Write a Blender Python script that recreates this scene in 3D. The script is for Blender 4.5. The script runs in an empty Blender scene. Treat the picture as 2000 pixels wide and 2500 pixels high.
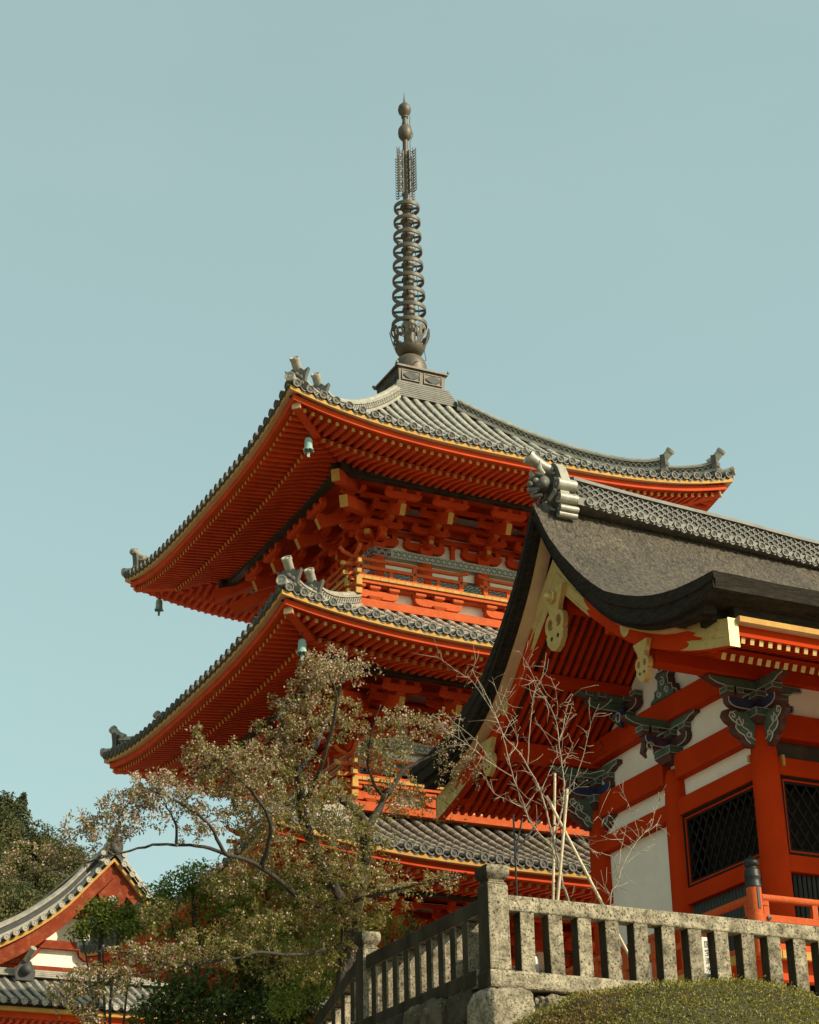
import bpy, math, random
from mathutils import Vector, Matrix
random.seed(7)
sc = bpy.context.scene
COL = sc.collection
R_ = math.radians

# ------------------------------------------------------------------ camera
PITCH, ROLL, HEAD, FPX = 0.4428, -0.0218, 0.4565, 4701.6
Fv = Vector((math.sin(HEAD)*math.cos(PITCH), math.cos(HEAD)*math.cos(PITCH), math.sin(PITCH)))
R0 = Vector((math.cos(HEAD), -math.sin(HEAD), 0))
U0 = R0.cross(Fv)
Rv = R0*math.cos(ROLL) + U0*math.sin(ROLL)
Uv = -R0*math.sin(ROLL) + U0*math.cos(ROLL)
cam = bpy.data.cameras.new('camera')
camo = bpy.data.objects.new('camera', cam)
COL.objects.link(camo)
camo.matrix_world = Matrix(((Rv.x, Uv.x, -Fv.x, 0), (Rv.y, Uv.y, -Fv.y, 0), (Rv.z, Uv.z, -Fv.z, 0), (0, 0, 0, 1)))
cam.sensor_fit = 'VERTICAL'
cam.sensor_height = 36.0
cam.sensor_width = 28.8
cam.lens = 36.0*FPX/2500.0
cam.clip_start = 0.5
cam.clip_end = 6000
sc.camera = camo

# ------------------------------------------------------------------ sky, sun, exposure
SUN_EL, SUN_AZ = R_(32.5), R_(39)              # azimuth measured from -Y towards +X
sv = Vector((math.cos(SUN_EL)*math.sin(SUN_AZ), -math.cos(SUN_EL)*math.cos(SUN_AZ), math.sin(SUN_EL)))
world = bpy.data.worlds.new('World')
sc.world = world
world.use_nodes = True
wn = world.node_tree
for n in list(wn.nodes):
    wn.nodes.remove(n)
w_out = wn.nodes.new('ShaderNodeOutputWorld')
w_bg = wn.nodes.new('ShaderNodeBackground')
w_sky = wn.nodes.new('ShaderNodeTexSky')
w_sky.sky_type = 'NISHITA'
w_sky.sun_disc = False
w_sky.sun_elevation = SUN_EL
w_sky.sun_rotation = math.pi - SUN_AZ
w_sky.altitude = 100
w_sky.air_density = 1.0
w_sky.dust_density = 2.2
w_sky.ozone_density = 1.0
w_mul = wn.nodes.new('ShaderNodeMix')
w_mul.data_type = 'RGBA'
w_mul.blend_type = 'MULTIPLY'
w_mul.inputs[0].default_value = 1.0
w_mul.inputs[7].default_value = (0.84, 1.08, 0.86, 1)
w_hsv = wn.nodes.new('ShaderNodeHueSaturation')
w_hsv.inputs['Saturation'].default_value = 0.62
wn.links.new(w_sky.outputs[0], w_hsv.inputs['Color'])
wn.links.new(w_hsv.outputs[0], w_mul.inputs[6])
w_air = wn.nodes.new('ShaderNodeMix')          # even spring haze over the whole sky
w_air.data_type = 'RGBA'
w_tc = wn.nodes.new('ShaderNodeTexCoord')
w_mp = wn.nodes.new('ShaderNodeMapping')
w_mp.inputs['Scale'].default_value = (1.6, 1.6, 4.5)
w_nz = wn.nodes.new('ShaderNodeTexNoise')
w_nz.inputs['Scale'].default_value = 1.5
w_nz.inputs['Detail'].default_value = 5
w_mr = wn.nodes.new('ShaderNodeMapRange')
w_mr.inputs['From Min'].default_value = 0.25
w_mr.inputs['From Max'].default_value = 0.75
w_mr.inputs['To Min'].default_value = 0.38
w_mr.inputs['To Max'].default_value = 0.66
wn.links.new(w_tc.outputs['Generated'], w_mp.inputs['Vector'])
wn.links.new(w_mp.outputs['Vector'], w_nz.inputs['Vector'])
wn.links.new(w_nz.outputs['Fac'], w_mr.inputs['Value'])
wn.links.new(w_mr.outputs['Result'], w_air.inputs[0])
w_air.inputs[7].default_value = (1.92, 2.60, 2.56, 1)
wn.links.new(w_mul.outputs[2], w_air.inputs[6])
wn.links.new(w_air.outputs[2], w_bg.inputs['Color'])
w_bg.inputs['Strength'].default_value = 0.15
wn.links.new(w_bg.outputs[0], w_out.inputs[0])
sl = bpy.data.lights.new('sun', 'SUN')
sl.energy = 4.0
sl.angle = R_(0.6)
sl.color = (1.0, 0.87, 0.66)
so = bpy.data.objects.new('sun', sl)
so.rotation_euler = (-sv).to_track_quat('-Z', 'Y').to_euler()
so.location = (0, -20, 40)
COL.objects.link(so)
sc.view_settings.view_transform = 'Standard'
sc.view_settings.look = 'None'
sc.view_settings.gamma = 1.0
sc.view_settings.use_curve_mapping = False
sc.view_settings.exposure = 0.6

# ------------------------------------------------------------------ materials
def mat(name, col, rough=0.6, metal=0.0, var=0.12, vscale=3.0, bump=0.0, bscale=30.0, col2=None, spec=0.5, stretch=None, fine=None):
    m = bpy.data.materials.new(name)
    m.use_nodes = True
    nt = m.node_tree
    b = nt.nodes['Principled BSDF']
    b.inputs['Roughness'].default_value = rough
    b.inputs['Metallic'].default_value = metal
    b.inputs['Specular IOR Level'].default_value = spec
    tc = nt.nodes.new('ShaderNodeTexCoord')
    src = tc.outputs['Object']
    if stretch:
        mp = nt.nodes.new('ShaderNodeMapping')
        mp.inputs['Scale'].default_value = stretch
        nt.links.new(src, mp.inputs['Vector'])
        src = mp.outputs['Vector']
    ns = nt.nodes.new('ShaderNodeTexNoise')
    ns.inputs['Scale'].default_value = vscale
    ns.inputs['Detail'].default_value = 6
    ns.inputs['Roughness'].default_value = 0.65
    nt.links.new(src, ns.inputs['Vector'])
    rp = nt.nodes.new('ShaderNodeValToRGB')
    c2 = col2 if col2 else tuple(min(1, c*(1+var)) for c in col)
    c1 = tuple(c*(1-var) for c in col) if not col2 else col
    rp.color_ramp.elements[0].position = 0.33
    rp.color_ramp.elements[1].position = 0.67
    rp.color_ramp.elements[0].color = (*c1, 1)
    rp.color_ramp.elements[1].color = (*c2, 1)
    nt.links.new(ns.outputs['Fac'], rp.inputs['Fac'])
    out = rp.outputs['Color']
    if fine:                                    # fine speckle / stain: (scale, colour, low, high)
        n2 = nt.nodes.new('ShaderNodeTexNoise')
        n2.inputs['Scale'].default_value = fine[0]
        n2.inputs['Detail'].default_value = 5
        n2.inputs['Roughness'].default_value = 0.7
        nt.links.new(src, n2.inputs['Vector'])
        r2 = nt.nodes.new('ShaderNodeMapRange')
        r2.inputs['From Min'].default_value = fine[2]
        r2.inputs['From Max'].default_value = fine[3]
        nt.links.new(n2.outputs['Fac'], r2.inputs['Value'])
        mx = nt.nodes.new('ShaderNodeMix')
        mx.data_type = 'RGBA'
        nt.links.new(r2.outputs['Result'], mx.inputs[0])
        nt.links.new(out, mx.inputs[6])
        mx.inputs[7].default_value = (*fine[1], 1)
        out = mx.outputs[2]
    nt.links.new(out, b.inputs['Base Color'])
    if bump:
        nb = nt.nodes.new('ShaderNodeTexNoise')
        nb.inputs['Scale'].default_value = bscale
        nb.inputs['Detail'].default_value = 5
        nt.links.new(src, nb.inputs['Vector'])
        bp = nt.nodes.new('ShaderNodeBump')
        bp.inputs['Strength'].default_value = bump
        bp.inputs['Distance'].default_value = 0.02
        nt.links.new(nb.outputs['Fac'], bp.inputs['Height'])
        nt.links.new(bp.outputs['Normal'], b.inputs['Normal'])
    return m

M = {}
M['verm'] = mat('vermilion paint', (0.54, 0.052, 0.0045), 0.78, var=0.16, vscale=2.2, bump=0.15, bscale=25, spec=0.25, fine=(9, (0.50, 0.075, 0.014), 0.55, 0.85))
M['vermworn'] = mat('weathered vermilion paint', (0.47, 0.078, 0.016), 0.8, var=0.12, vscale=2.5, bump=0.2, bscale=40, spec=0.2, fine=(14, (0.50, 0.15, 0.065), 0.5, 0.8))
M['gverm'] = mat('deep vermilion paint', (0.47, 0.036, 0.003), 0.8, var=0.12, vscale=1.0, bump=0.12, bscale=22, spec=0.08)
M['hallred'] = mat('dull weathered red paint', (0.20, 0.036, 0.014), 0.85, var=0.2, vscale=1.5, spec=0.1, fine=(5, (0.30, 0.105, 0.05), 0.5, 0.8))
M['ridgetile'] = mat('grey ridge tile', (0.125, 0.114, 0.09), 0.6, var=0.3, vscale=6, bump=0.1, bscale=40)
M['ochre'] = mat('ochre yellow paint', (0.47, 0.255, 0.060), 0.7, var=0.15, vscale=4, spec=0.2)
M['beige'] = mat('bare pale eave board', (0.56, 0.37, 0.21), 0.8, var=0.12, vscale=3, spec=0.2)
M['gilt'] = mat('gilt metal', (0.56, 0.39, 0.145), 0.45, metal=0.35, var=0.12, vscale=6, bump=0.25, bscale=40)
M['plaster'] = mat('white plaster', (0.86, 0.78, 0.65), 0.85, var=0.05, vscale=2.0, spec=0.2, fine=(3, (0.62, 0.54, 0.43), 0.6, 0.9))
M['tile'] = mat('grey roof tile', (0.30, 0.272, 0.215), 0.40, var=0.3, vscale=5, bump=0.15, bscale=30, spec=0.5, fine=(22, (0.40, 0.36, 0.285), 0.5, 0.8))
M['tileend'] = mat('smoke darkened end tile', (0.085, 0.078, 0.062), 0.6, var=0.35, vscale=6, bump=0.1, bscale=40)
M['tiledark'] = mat('dark tile bed', (0.045, 0.045, 0.04), 0.7, var=0.3, vscale=6)
M['oldtile'] = mat('brown weathered roof tile', (0.20, 0.165, 0.12), 0.6, var=0.3, vscale=3.5, bump=0.2, bscale=30, fine=(10, (0.09, 0.08, 0.065), 0.5, 0.75))
M['black'] = mat('black boards', (0.012, 0.0095, 0.0065), 0.8, var=0.3, vscale=6, spec=0.2)
M['darkgreen'] = mat('dark green lacquer', (0.024, 0.025, 0.015), 0.55, var=0.3, vscale=5)
M['green'] = mat('malachite green paint', (0.070, 0.115, 0.080), 0.6, var=0.25, vscale=9)
M['maroon'] = mat('maroon paint', (0.085, 0.030, 0.022), 0.65, var=0.3, vscale=9)
M['blue'] = mat('indigo paint', (0.028, 0.036, 0.095), 0.6, var=0.3, vscale=9)
M['white'] = mat('white line paint', (0.50, 0.49, 0.43), 0.7, var=0.15, vscale=9)
M['pattern'] = mat('pale green grey paint', (0.43, 0.42, 0.35), 0.7, var=0.1, vscale=9)
M['bronze'] = mat('weathered bronze', (0.095, 0.074, 0.048), 0.55, metal=0.2, var=0.3, vscale=4, bump=0.1, bscale=20, fine=(12, (0.06, 0.055, 0.045), 0.5, 0.8))
M['verdigris'] = mat('verdigris bronze', (0.23, 0.36, 0.31), 0.7, var=0.15, vscale=7)
M['iron'] = mat('black iron', (0.018, 0.018, 0.017), 0.5, metal=0.3, var=0.2)
M['stone'] = mat('lichen stained granite', (0.12, 0.098, 0.064), 0.95, vscale=7, col2=(0.44, 0.37, 0.26), bump=0.7, bscale=45, spec=0.1, fine=(34, (0.030, 0.027, 0.020), 0.50, 0.64))
M['stonedark'] = mat('mossy black granite', (0.028, 0.024, 0.016), 0.95, vscale=3, col2=(0.11, 0.09, 0.06), bump=0.7, bscale=24, spec=0.15, fine=(15, (0.27, 0.23, 0.16), 0.60, 0.72))
M['darkwood'] = mat('dark brown wood', (0.045, 0.028, 0.016), 0.7, var=0.3, vscale=5)
M['stoneblack'] = mat('near-black granite', (0.022, 0.018, 0.011), 0.95, vscale=3, col2=(0.060, 0.050, 0.033), bump=0.6, bscale=40, spec=0.1, stretch=(1, 1, .35), fine=(38, (0.13, 0.11, 0.075), 0.62, 0.74))  # near-black granite for the -X faces of the fence
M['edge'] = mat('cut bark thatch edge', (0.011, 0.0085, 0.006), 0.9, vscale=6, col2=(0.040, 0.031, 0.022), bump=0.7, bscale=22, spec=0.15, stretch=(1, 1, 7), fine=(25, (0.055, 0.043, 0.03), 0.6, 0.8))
M['bamboo'] = mat('dry bamboo', (0.50, 0.40, 0.25), 0.5, var=0.2, vscale=5, fine=(9, (0.33, 0.24, 0.13), 0.55, 0.8))
M['twig'] = mat('pale twig bark', (0.28, 0.225, 0.16), 0.8, var=0.3, vscale=12)
M['bark'] = mat('dark cherry bark', (0.036, 0.027, 0.018), 0.85, var=0.4, vscale=14, bump=0.6, bscale=40)
M['barklight'] = mat('grey cherry twig bark', (0.25, 0.20, 0.145), 0.85, var=0.35, vscale=14)
M['rope'] = mat('black palm rope', (0.02, 0.016, 0.012), 0.9)
M['gravel'] = mat('pale temple gravel', (0.46, 0.38, 0.29), 0.95, var=0.2, vscale=3, bump=0.3, bscale=30)
M['ground'] = mat('pale packed earth and stone steps', (0.24, 0.195, 0.14), 0.95, var=0.3, vscale=0.6, bump=0.3, bscale=4)
M['paper'] = mat('white painted board', (0.60, 0.56, 0.48), 0.7, var=0.04)
M['ink'] = mat('black ink', (0.02, 0.02, 0.02), 0.7)
M['lampgrey'] = mat('grey metal', (0.36, 0.38, 0.36), 0.5, metal=0.3, var=0.05)

def per_object_tone(m, lo, hi):
    # every block of stone has its own tone
    nt = m.node_tree
    b = nt.nodes['Principled BSDF']
    src = b.inputs['Base Color'].links[0].from_socket
    oi = nt.nodes.new('ShaderNodeObjectInfo')
    mr = nt.nodes.new('ShaderNodeMapRange')
    mr.inputs['To Min'].default_value = lo
    mr.inputs['To Max'].default_value = hi
    mx = nt.nodes.new('ShaderNodeMix')
    mx.data_type = 'RGBA'
    mx.blend_type = 'MULTIPLY'
    mx.inputs[0].default_value = 1.0
    nt.links.new(oi.outputs['Random'], mr.inputs['Value'])
    nt.links.new(src, mx.inputs[6])
    nt.links.new(mr.outputs['Result'], mx.inputs[7])
    nt.links.new(mx.outputs[2], b.inputs['Base Color'])
per_object_tone(M['stone'], 0.72, 1.12)
per_object_tone(M['stonedark'], 0.7, 1.5)

def leafmat(name, cols, rough=0.55, trans=0.35, island=True):
    m = bpy.data.materials.new(name)
    m.use_nodes = True
    nt = m.node_tree
    b = nt.nodes['Principled BSDF']
    b.inputs['Roughness'].default_value = rough
    b.inputs['Specular IOR Level'].default_value = 0.25
    g = nt.nodes.new('ShaderNodeNewGeometry')
    rp = nt.nodes.new('ShaderNodeValToRGB')
    els = rp.color_ramp.elements
    while len(els) < len(cols):
        els.new(0.5)
    for i, c in enumerate(cols):
        els[i].position = i/(len(cols)-1)
        els[i].color = (*c, 1)
    nt.links.new(g.outputs['Random Per Island'], rp.inputs['Fac'])
    nt.links.new(rp.outputs['Color'], b.inputs['Base Color'])
    tr = nt.nodes.new('ShaderNodeBsdfTranslucent')
    nt.links.new(rp.outputs['Color'], tr.inputs['Color'])
    mx = nt.nodes.new('ShaderNodeMixShader')
    mx.inputs[0].default_value = trans
    out = nt.nodes['Material Output']
    nt.links.new(b.outputs[0], mx.inputs[1])
    nt.links.new(tr.outputs[0], mx.inputs[2])
    nt.links.new(mx.outputs[0], out.inputs['Surface'])
    return m
M['cherryleaf'] = leafmat('bronze green cherry leaves', [(0.14, 0.15, 0.024), (0.22, 0.16, 0.04), (0.29, 0.26, 0.07), (0.17, 0.175, 0.03), (0.25, 0.18, 0.055), (0.12, 0.14, 0.020), (0.22, 0.21, 0.05)], trans=0.5)
M['blossom'] = leafmat('pale pink blossom', [(0.52, 0.34, 0.265), (0.62, 0.46, 0.37), (0.44, 0.26, 0.20), (0.66, 0.53, 0.43)], trans=0.3)
M['maple'] = leafmat('fresh green maple leaves', [(0.075, 0.105, 0.013), (0.14, 0.175, 0.022), (0.21, 0.24, 0.038), (0.09, 0.12, 0.015)])
M['mapledark'] = leafmat('dark green leaves', [(0.042, 0.062, 0.013), (0.07, 0.095, 0.018), (0.11, 0.135, 0.025)])
M['hedge'] = leafmat('small clipped azalea leaves', [(0.15, 0.135, 0.020), (0.22, 0.19, 0.032), (0.31, 0.26, 0.065), (0.18, 0.16, 0.026)], trans=0.2)
M['hedgebrown'] = leafmat('browned azalea leaves', [(0.20, 0.14, 0.034), (0.27, 0.185, 0.05), (0.17, 0.11, 0.028)], trans=0.2)
M['hedgebed'] = mat('dark olive azalea twigs', (0.045, 0.040, 0.012), 0.95, var=0.4, vscale=30)  # dark olive bed under the leaves
M['bud'] = leafmat('yellow green buds', [(0.30, 0.24, 0.07), (0.40, 0.33, 0.14)])
M['forest'] = leafmat('hillside forest leaves', [(0.042, 0.052, 0.017), (0.07, 0.078, 0.025), (0.095, 0.095, 0.032), (0.055, 0.064, 0.02)], trans=0.3)
M['forestwarm'] = leafmat('ochre green hillside leaves', [(0.075, 0.072, 0.022), (0.11, 0.096, 0.03), (0.09, 0.08, 0.025)], trans=0.15)
M['conifer'] = leafmat('dark conifer needles', [(0.032, 0.040, 0.016), (0.055, 0.062, 0.022), (0.045, 0.052, 0.018)], trans=0.1)

# cypress-bark thatch: fibres combed down the slope
def thatchmat():
    m = mat('cypress bark thatch', (0.06, 0.045, 0.03), 0.55, spec=0.45)
    nt = m.node_tree
    b = nt.nodes['Principled BSDF']
    tc = nt.nodes.new('ShaderNodeTexCoord')
    mp = nt.nodes.new('ShaderNodeMapping')
    mp.inputs['Scale'].default_value = (30, 9, 9)
    mp.inputs['Rotation'].default_value = (0, 0, 0.45)
    nz = nt.nodes.new('ShaderNodeTexNoise')
    nz.inputs['Scale'].default_value = 1.0
    nz.inputs['Detail'].default_value = 4
    nz.inputs['Roughness'].default_value = 0.7
    nz.inputs['Distortion'].default_value = 1.2
    rp = nt.nodes.new('ShaderNodeValToRGB')
    rp.color_ramp.elements[0].position = 0.38
    rp.color_ramp.elements[0].color = (0.016, 0.012, 0.007, 1)
    rp.color_ramp.elements[1].position = 0.68
    rp.color_ramp.elements[1].color = (0.185, 0.142, 0.095, 1)
    big = nt.nodes.new('ShaderNodeTexNoise')
    big.inputs['Scale'].default_value = 1.3
    big.inputs['Detail'].default_value = 4
    mx = nt.nodes.new('ShaderNodeMix')
    mx.data_type = 'RGBA'
    mx.blend_type = 'MULTIPLY'
    mx.inputs[0].default_value = 0.6
    r2 = nt.nodes.new('ShaderNodeValToRGB')
    r2.color_ramp.elements[0].position = 0.3
    r2.color_ramp.elements[0].color = (0.55, 0.53, 0.5, 1)
    r2.color_ramp.elements[1].position = 0.7
    r2.color_ramp.elements[1].color = (1.25, 1.2, 1.15, 1)
    bp = nt.nodes.new('ShaderNodeBump')
    bp.inputs['Strength'].default_value = 0.9
    bp.inputs['Distance'].default_value = 0.05
    nt.links.new(tc.outputs['Object'], mp.inputs['Vector'])
    nt.links.new(mp.outputs['Vector'], nz.inputs['Vector'])
    nt.links.new(tc.outputs['Object'], big.inputs['Vector'])
    nt.links.new(nz.outputs['Fac'], rp.inputs['Fac'])
    nt.links.new(big.outputs['Fac'], r2.inputs['Fac'])
    nt.links.new(rp.outputs['Color'], mx.inputs[6])
    nt.links.new(r2.outputs['Color'], mx.inputs[7])
    nt.links.new(mx.outputs[2], b.inputs['Base Color'])
    nt.links.new(nz.outputs['Fac'], bp.inputs['Height'])
    lump = nt.nodes.new('ShaderNodeTexNoise')
    lump.inputs['Scale'].default_value = 5.0
    lump.inputs['Detail'].default_value = 5
    b2 = nt.nodes.new('ShaderNodeBump')
    b2.inputs['Strength'].default_value = 0.8
    b2.inputs['Distance'].default_value = 0.10
    nt.links.new(tc.outputs['Object'], lump.inputs['Vector'])
    nt.links.new(lump.outputs['Fac'], b2.inputs['Height'])
    nt.links.new(b2.outputs['Normal'], bp.inputs['Normal'])
    nt.links.new(bp.outputs['Normal'], b.inputs['Normal'])
    return m
M['thatch'] = thatchmat()

# ------------------------------------------------------------------ mesh helpers
WO = {}                                            # world origin of every thing
def V(*a):
    return Vector(a)

class MB:
    def __init__(s):
        s.v = []; s.f = []; s.m = []; s.T = None
    def add(s, vs, fs, mi=0):
        o = len(s.v)
        if s.T is not None:
            vs = [s.T @ Vector(p) for p in vs]
        s.v.extend([tuple(p) for p in vs])
        for f in fs:
            s.f.append(tuple(i+o for i in f)); s.m.append(mi)
    def box(s, x0, x1, y0, y1, z0, z1, mi=0):
        s.add([(x0,y0,z0),(x1,y0,z0),(x1,y1,z0),(x0,y1,z0),(x0,y0,z1),(x1,y0,z1),(x1,y1,z1),(x0,y1,z1)],
              [(0,3,2,1),(4,5,6,7),(0,1,5,4),(1,2,6,5),(2,3,7,6),(3,0,4,7)], mi)
    def taper(s, c, a0, b0, z0, a1, b1, z1, mi=0):  # frustum box: half sizes a (x), b (y)
        x, y = c
        s.add([(x-a0,y-b0,z0),(x+a0,y-b0,z0),(x+a0,y+b0,z0),(x-a0,y+b0,z0),(x-a1,y-b1,z1),(x+a1,y-b1,z1),(x+a1,y+b1,z1),(x-a1,y+b1,z1)],
              [(0,3,2,1),(4,5,6,7),(0,1,5,4),(1,2,6,5),(2,3,7,6),(3,0,4,7)], mi)
    def bar(s, p, q, w, h, mi=0, up=(0,0,1), w1=None, h1=None, end=None):
        p = Vector(p); q = Vector(q); d = (q-p).normalized()
        r = d.cross(Vector(up)).normalized(); u = r.cross(d)
        w1 = w if w1 is None else w1; h1 = h if h1 is None else h1
        vs = []
        for c, ww, hh in ((p, w, h), (q, w1, h1)):
            for a, b in ((-1,-1),(1,-1),(1,1),(-1,1)):
                vs.append(c + r*(a*ww/2) + u*(b*hh/2))
        s.add(vs, [(3,2,1,0)], mi)
        s.add(vs, [(4,5,6,7)], mi if end is None else end)
        s.add(vs, [(0,1,5,4),(1,2,6,5),(2,3,7,6),(3,0,4,7)], mi)
    def tube(s, pts, r, n=8, mi=0, cap=True):
        pts = [Vector(p) for p in pts]
        rs = r if isinstance(r, (list, tuple)) else [r]*len(pts)
        ref = None; vs = []
        for i, p in enumerate(pts):
            a = pts[max(i-1, 0)]; b = pts[min(i+1, len(pts)-1)]
            d = (b-a)
            d = d.normalized() if d.length > 1e-9 else Vector((0,0,1))
            if ref is None:
                ref = d.orthogonal().normalized()
            ref = (ref - d*ref.dot(d))
            ref = ref.normalized() if ref.length > 1e-6 else d.orthogonal().normalized()
            bn = d.cross(ref)
            for k in range(n):
                t = 2*math.pi*k/n
                vs.append(p + (ref*math.cos(t) + bn*math.sin(t))*rs[i])
        fs = []
        for i in range(len(pts)-1):
            for k in range(n):
                k2 = (k+1) % n
                fs.append((i*n+k, i*n+k2, (i+1)*n+k2, (i+1)*n+k))
        if cap:
            fs.append(tuple(range(n-1, -1, -1)))
            fs.append(tuple((len(pts)-1)*n+k for k in range(n)))
        s.add(vs, fs, mi)
    def lathe(s, prof, c=(0,0), n=24, mi=0, axis=None, o=None):
        # prof: (radius, height); about vertical through c, or about axis from o
        if axis is None:
            O = Vector((c[0], c[1], 0)); A = Vector((0,0,1))
        else:
            O = Vector(o); A = Vector(axis).normalized()
        e1 = A.orthogonal().normalized(); e2 = A.cross(e1)
        vs = []
        for r, z in prof:
            for k in range(n):
                t = 2*math.pi*k/n
                vs.append(O + A*z + (e1*math.cos(t)+e2*math.sin(t))*max(r, 1e-4))
        fs = []
        for i in range(len(prof)-1):
            for k in range(n):
                k2 = (k+1) % n
                fs.append((i*n+k, i*n+k2, (i+1)*n+k2, (i+1)*n+k))
        s.add(vs, fs, mi)
    def prism(s, poly, o, u, v, t, mi=0, side=None):
        # poly in (u,v) from o, extruded by vector t
        o = Vector(o); u = Vector(u); v = Vector(v); t = Vector(t); n = len(poly)
        a = [o+u*p[0]+v*p[1] for p in poly]; b = [p+t for p in a]
        flip = u.cross(v).dot(t) > 0
        area = sum(poly[i][0]*poly[(i+1) % n][1]-poly[(i+1) % n][0]*poly[i][1] for i in range(n))
        f0 = tuple(range(n)); f1 = tuple(range(n, 2*n))
        if (area > 0) == flip:
            f0 = f0[::-1]
        else:
            f1 = f1[::-1]
        s.add(a+b, [f0, f1], mi)
        sd = [(i, (i+1) % n, n+(i+1) % n, n+i) for i in range(n)]
        if (area > 0) != flip:
            sd = [q[::-1] for q in sd]
        s.add(a+b, sd, mi if side is None else side)
    def grid(s, rows, mi=0, flip=False):
        n = len(rows[0]); vs = [p for r in rows for p in r]; fs = []
        for i in range(len(rows)-1):
            for j in range(n-1):
                q = (i*n+j, i*n+j+1, (i+1)*n+j+1, (i+1)*n+j)
                fs.append(q[::-1] if flip else q)
        s.add(vs, fs, mi)
    def strip(s, secs, mi=0, caps=True, mis=None):
        # secs: list of closed cross-sections (same count), lofted; mis: material per section edge
        n = len(secs[0]); vs = [p for r in secs for p in r]
        for k in range(n):
            k2 = (k+1) % n
            s.add(vs, [(i*n+k, i*n+k2, (i+1)*n+k2, (i+1)*n+k) for i in range(len(secs)-1)], mi if mis is None else mis[k])
            # shared verts are duplicated per edge strip, which keeps hard edges
        if caps:
            s.add(secs[0], [tuple(range(n-1, -1, -1))], mi)
            s.add(secs[-1], [tuple(range(n))], mi)
    def sphere(s, c, r, n=12, m=8, mi=0, sc3=(1,1,1)):
        vs = []; fs = []
        for i in range(m+1):
            t = math.pi*i/m
            for k in range(n):
                p = 2*math.pi*k/n
                vs.append((c[0]+r*sc3[0]*math.sin(t)*math.cos(p), c[1]+r*sc3[1]*math.sin(t)*math.sin(p), c[2]-r*sc3[2]*math.cos(t)))
        for i in range(m):
            for k in range(n):
                k2 = (k+1) % n
                fs.append((i*n+k, i*n+k2, (i+1)*n+k2, (i+1)*n+k))
        s.add(vs, fs, mi)
    def build(s, name, mats, parent=None, smooth=False, bevel=0.0, loc=None):
        me = bpy.data.meshes.new(name)
        if parent is not None:
            L = WO[parent]
        else:
            L = Vector(loc) if loc is not None else Vector((0,0,0))
        me.from_pydata([(p[0]-L.x, p[1]-L.y, p[2]-L.z) for p in s.v], [], s.f)
        if not isinstance(mats, (list, tuple)):
            mats = [mats]
        for m in mats:
            me.materials.append(M[m] if isinstance(m, str) else m)
        me.polygons.foreach_set('material_index', s.m)
        if smooth:
            me.polygons.foreach_set('use_smooth', [True]*len(me.polygons))
        me.update()
        o = bpy.data.objects.new(name, me)
        COL.objects.link(o)
        WO[o] = L.copy()
        if parent is not None:
            o.parent = parent
        else:
            o.location = L
        if smooth == 'auto':
            md = o.modifiers.new('edges', 'EDGE_SPLIT')
            md.split_angle = R_(38)
        if bevel:
            md = o.modifiers.new('bevel', 'BEVEL')
            md.width = bevel; md.segments = 2; md.limit_method = 'ANGLE'
        return o

def tag(o, label=None, cat=None, group=None, kind=None):
    if label: o['label'] = label
    if cat: o['category'] = cat
    if group: o['group'] = group
    if kind: o['kind'] = kind
    return o
def thing(name, loc, label, cat, group=None):
    o = bpy.data.objects.new(name, None)
    o.empty_display_size = 0.3
    COL.objects.link(o)
    o.location = loc
    WO[o] = Vector(loc)
    return tag(o, label, cat, group)
def dup(o, rotz=None, parent=None, loc=None):
    c = o.copy()
    COL.objects.link(c)
    if parent is not None:
        c.parent = parent
    if rotz is not None:
        c.rotation_euler.z = o.rotation_euler.z + rotz
    if loc is not None:
        c.location = loc
    WO[c] = WO.get(o, Vector((0,0,0)))
    for ch in [x for x in bpy.data.objects if x.parent == o]:
        dup(ch, None, c)
    return c
def lerp(a, b, t):
    return a+(b-a)*t
def interp(xs, ys, x):
    if x <= xs[0]: return ys[0]
    for i in range(len(xs)-1):
        if x <= xs[i+1]:
            return lerp(ys[i], ys[i+1], (x-xs[i])/(xs[i+1]-xs[i]))
    return ys[-1]
def spline(xs, ys):
    # natural-ish Catmull-Rom through the points
    n = len(xs)
    ms = []
    for i in range(n):
        if i == 0: ms.append((ys[1]-ys[0])/(xs[1]-xs[0]))
        elif i == n-1: ms.append((ys[-1]-ys[-2])/(xs[-1]-xs[-2]))
        else: ms.append((ys[i+1]-ys[i-1])/(xs[i+1]-xs[i-1]))
    def f(x):
        x = min(max(x, xs[0]), xs[-1])
        i = 0
        while i < n-2 and x > xs[i+1]: i += 1
        h = xs[i+1]-xs[i]; t = (x-xs[i])/h
        return (2*t**3-3*t*t+1)*ys[i]+(t**3-2*t*t+t)*h*ms[i]+(-2*t**3+3*t*t)*ys[i+1]+(t**3-t*t)*h*ms[i+1]
    return f
# =================================================================== PAGODA
CX, CY, ZG = 19.54, 39.55, 4.45
PT = Matrix.Translation((CX, CY, 0))
def rotT(k):
    return PT @ Matrix.Rotation(k*math.pi/2, 4, 'Z')
pagoda = thing('pagoda', (CX, CY, ZG), 'three storeyed vermilion pagoda with grey tiled roofs and a tall ringed bronze finial', 'pagoda')

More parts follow.
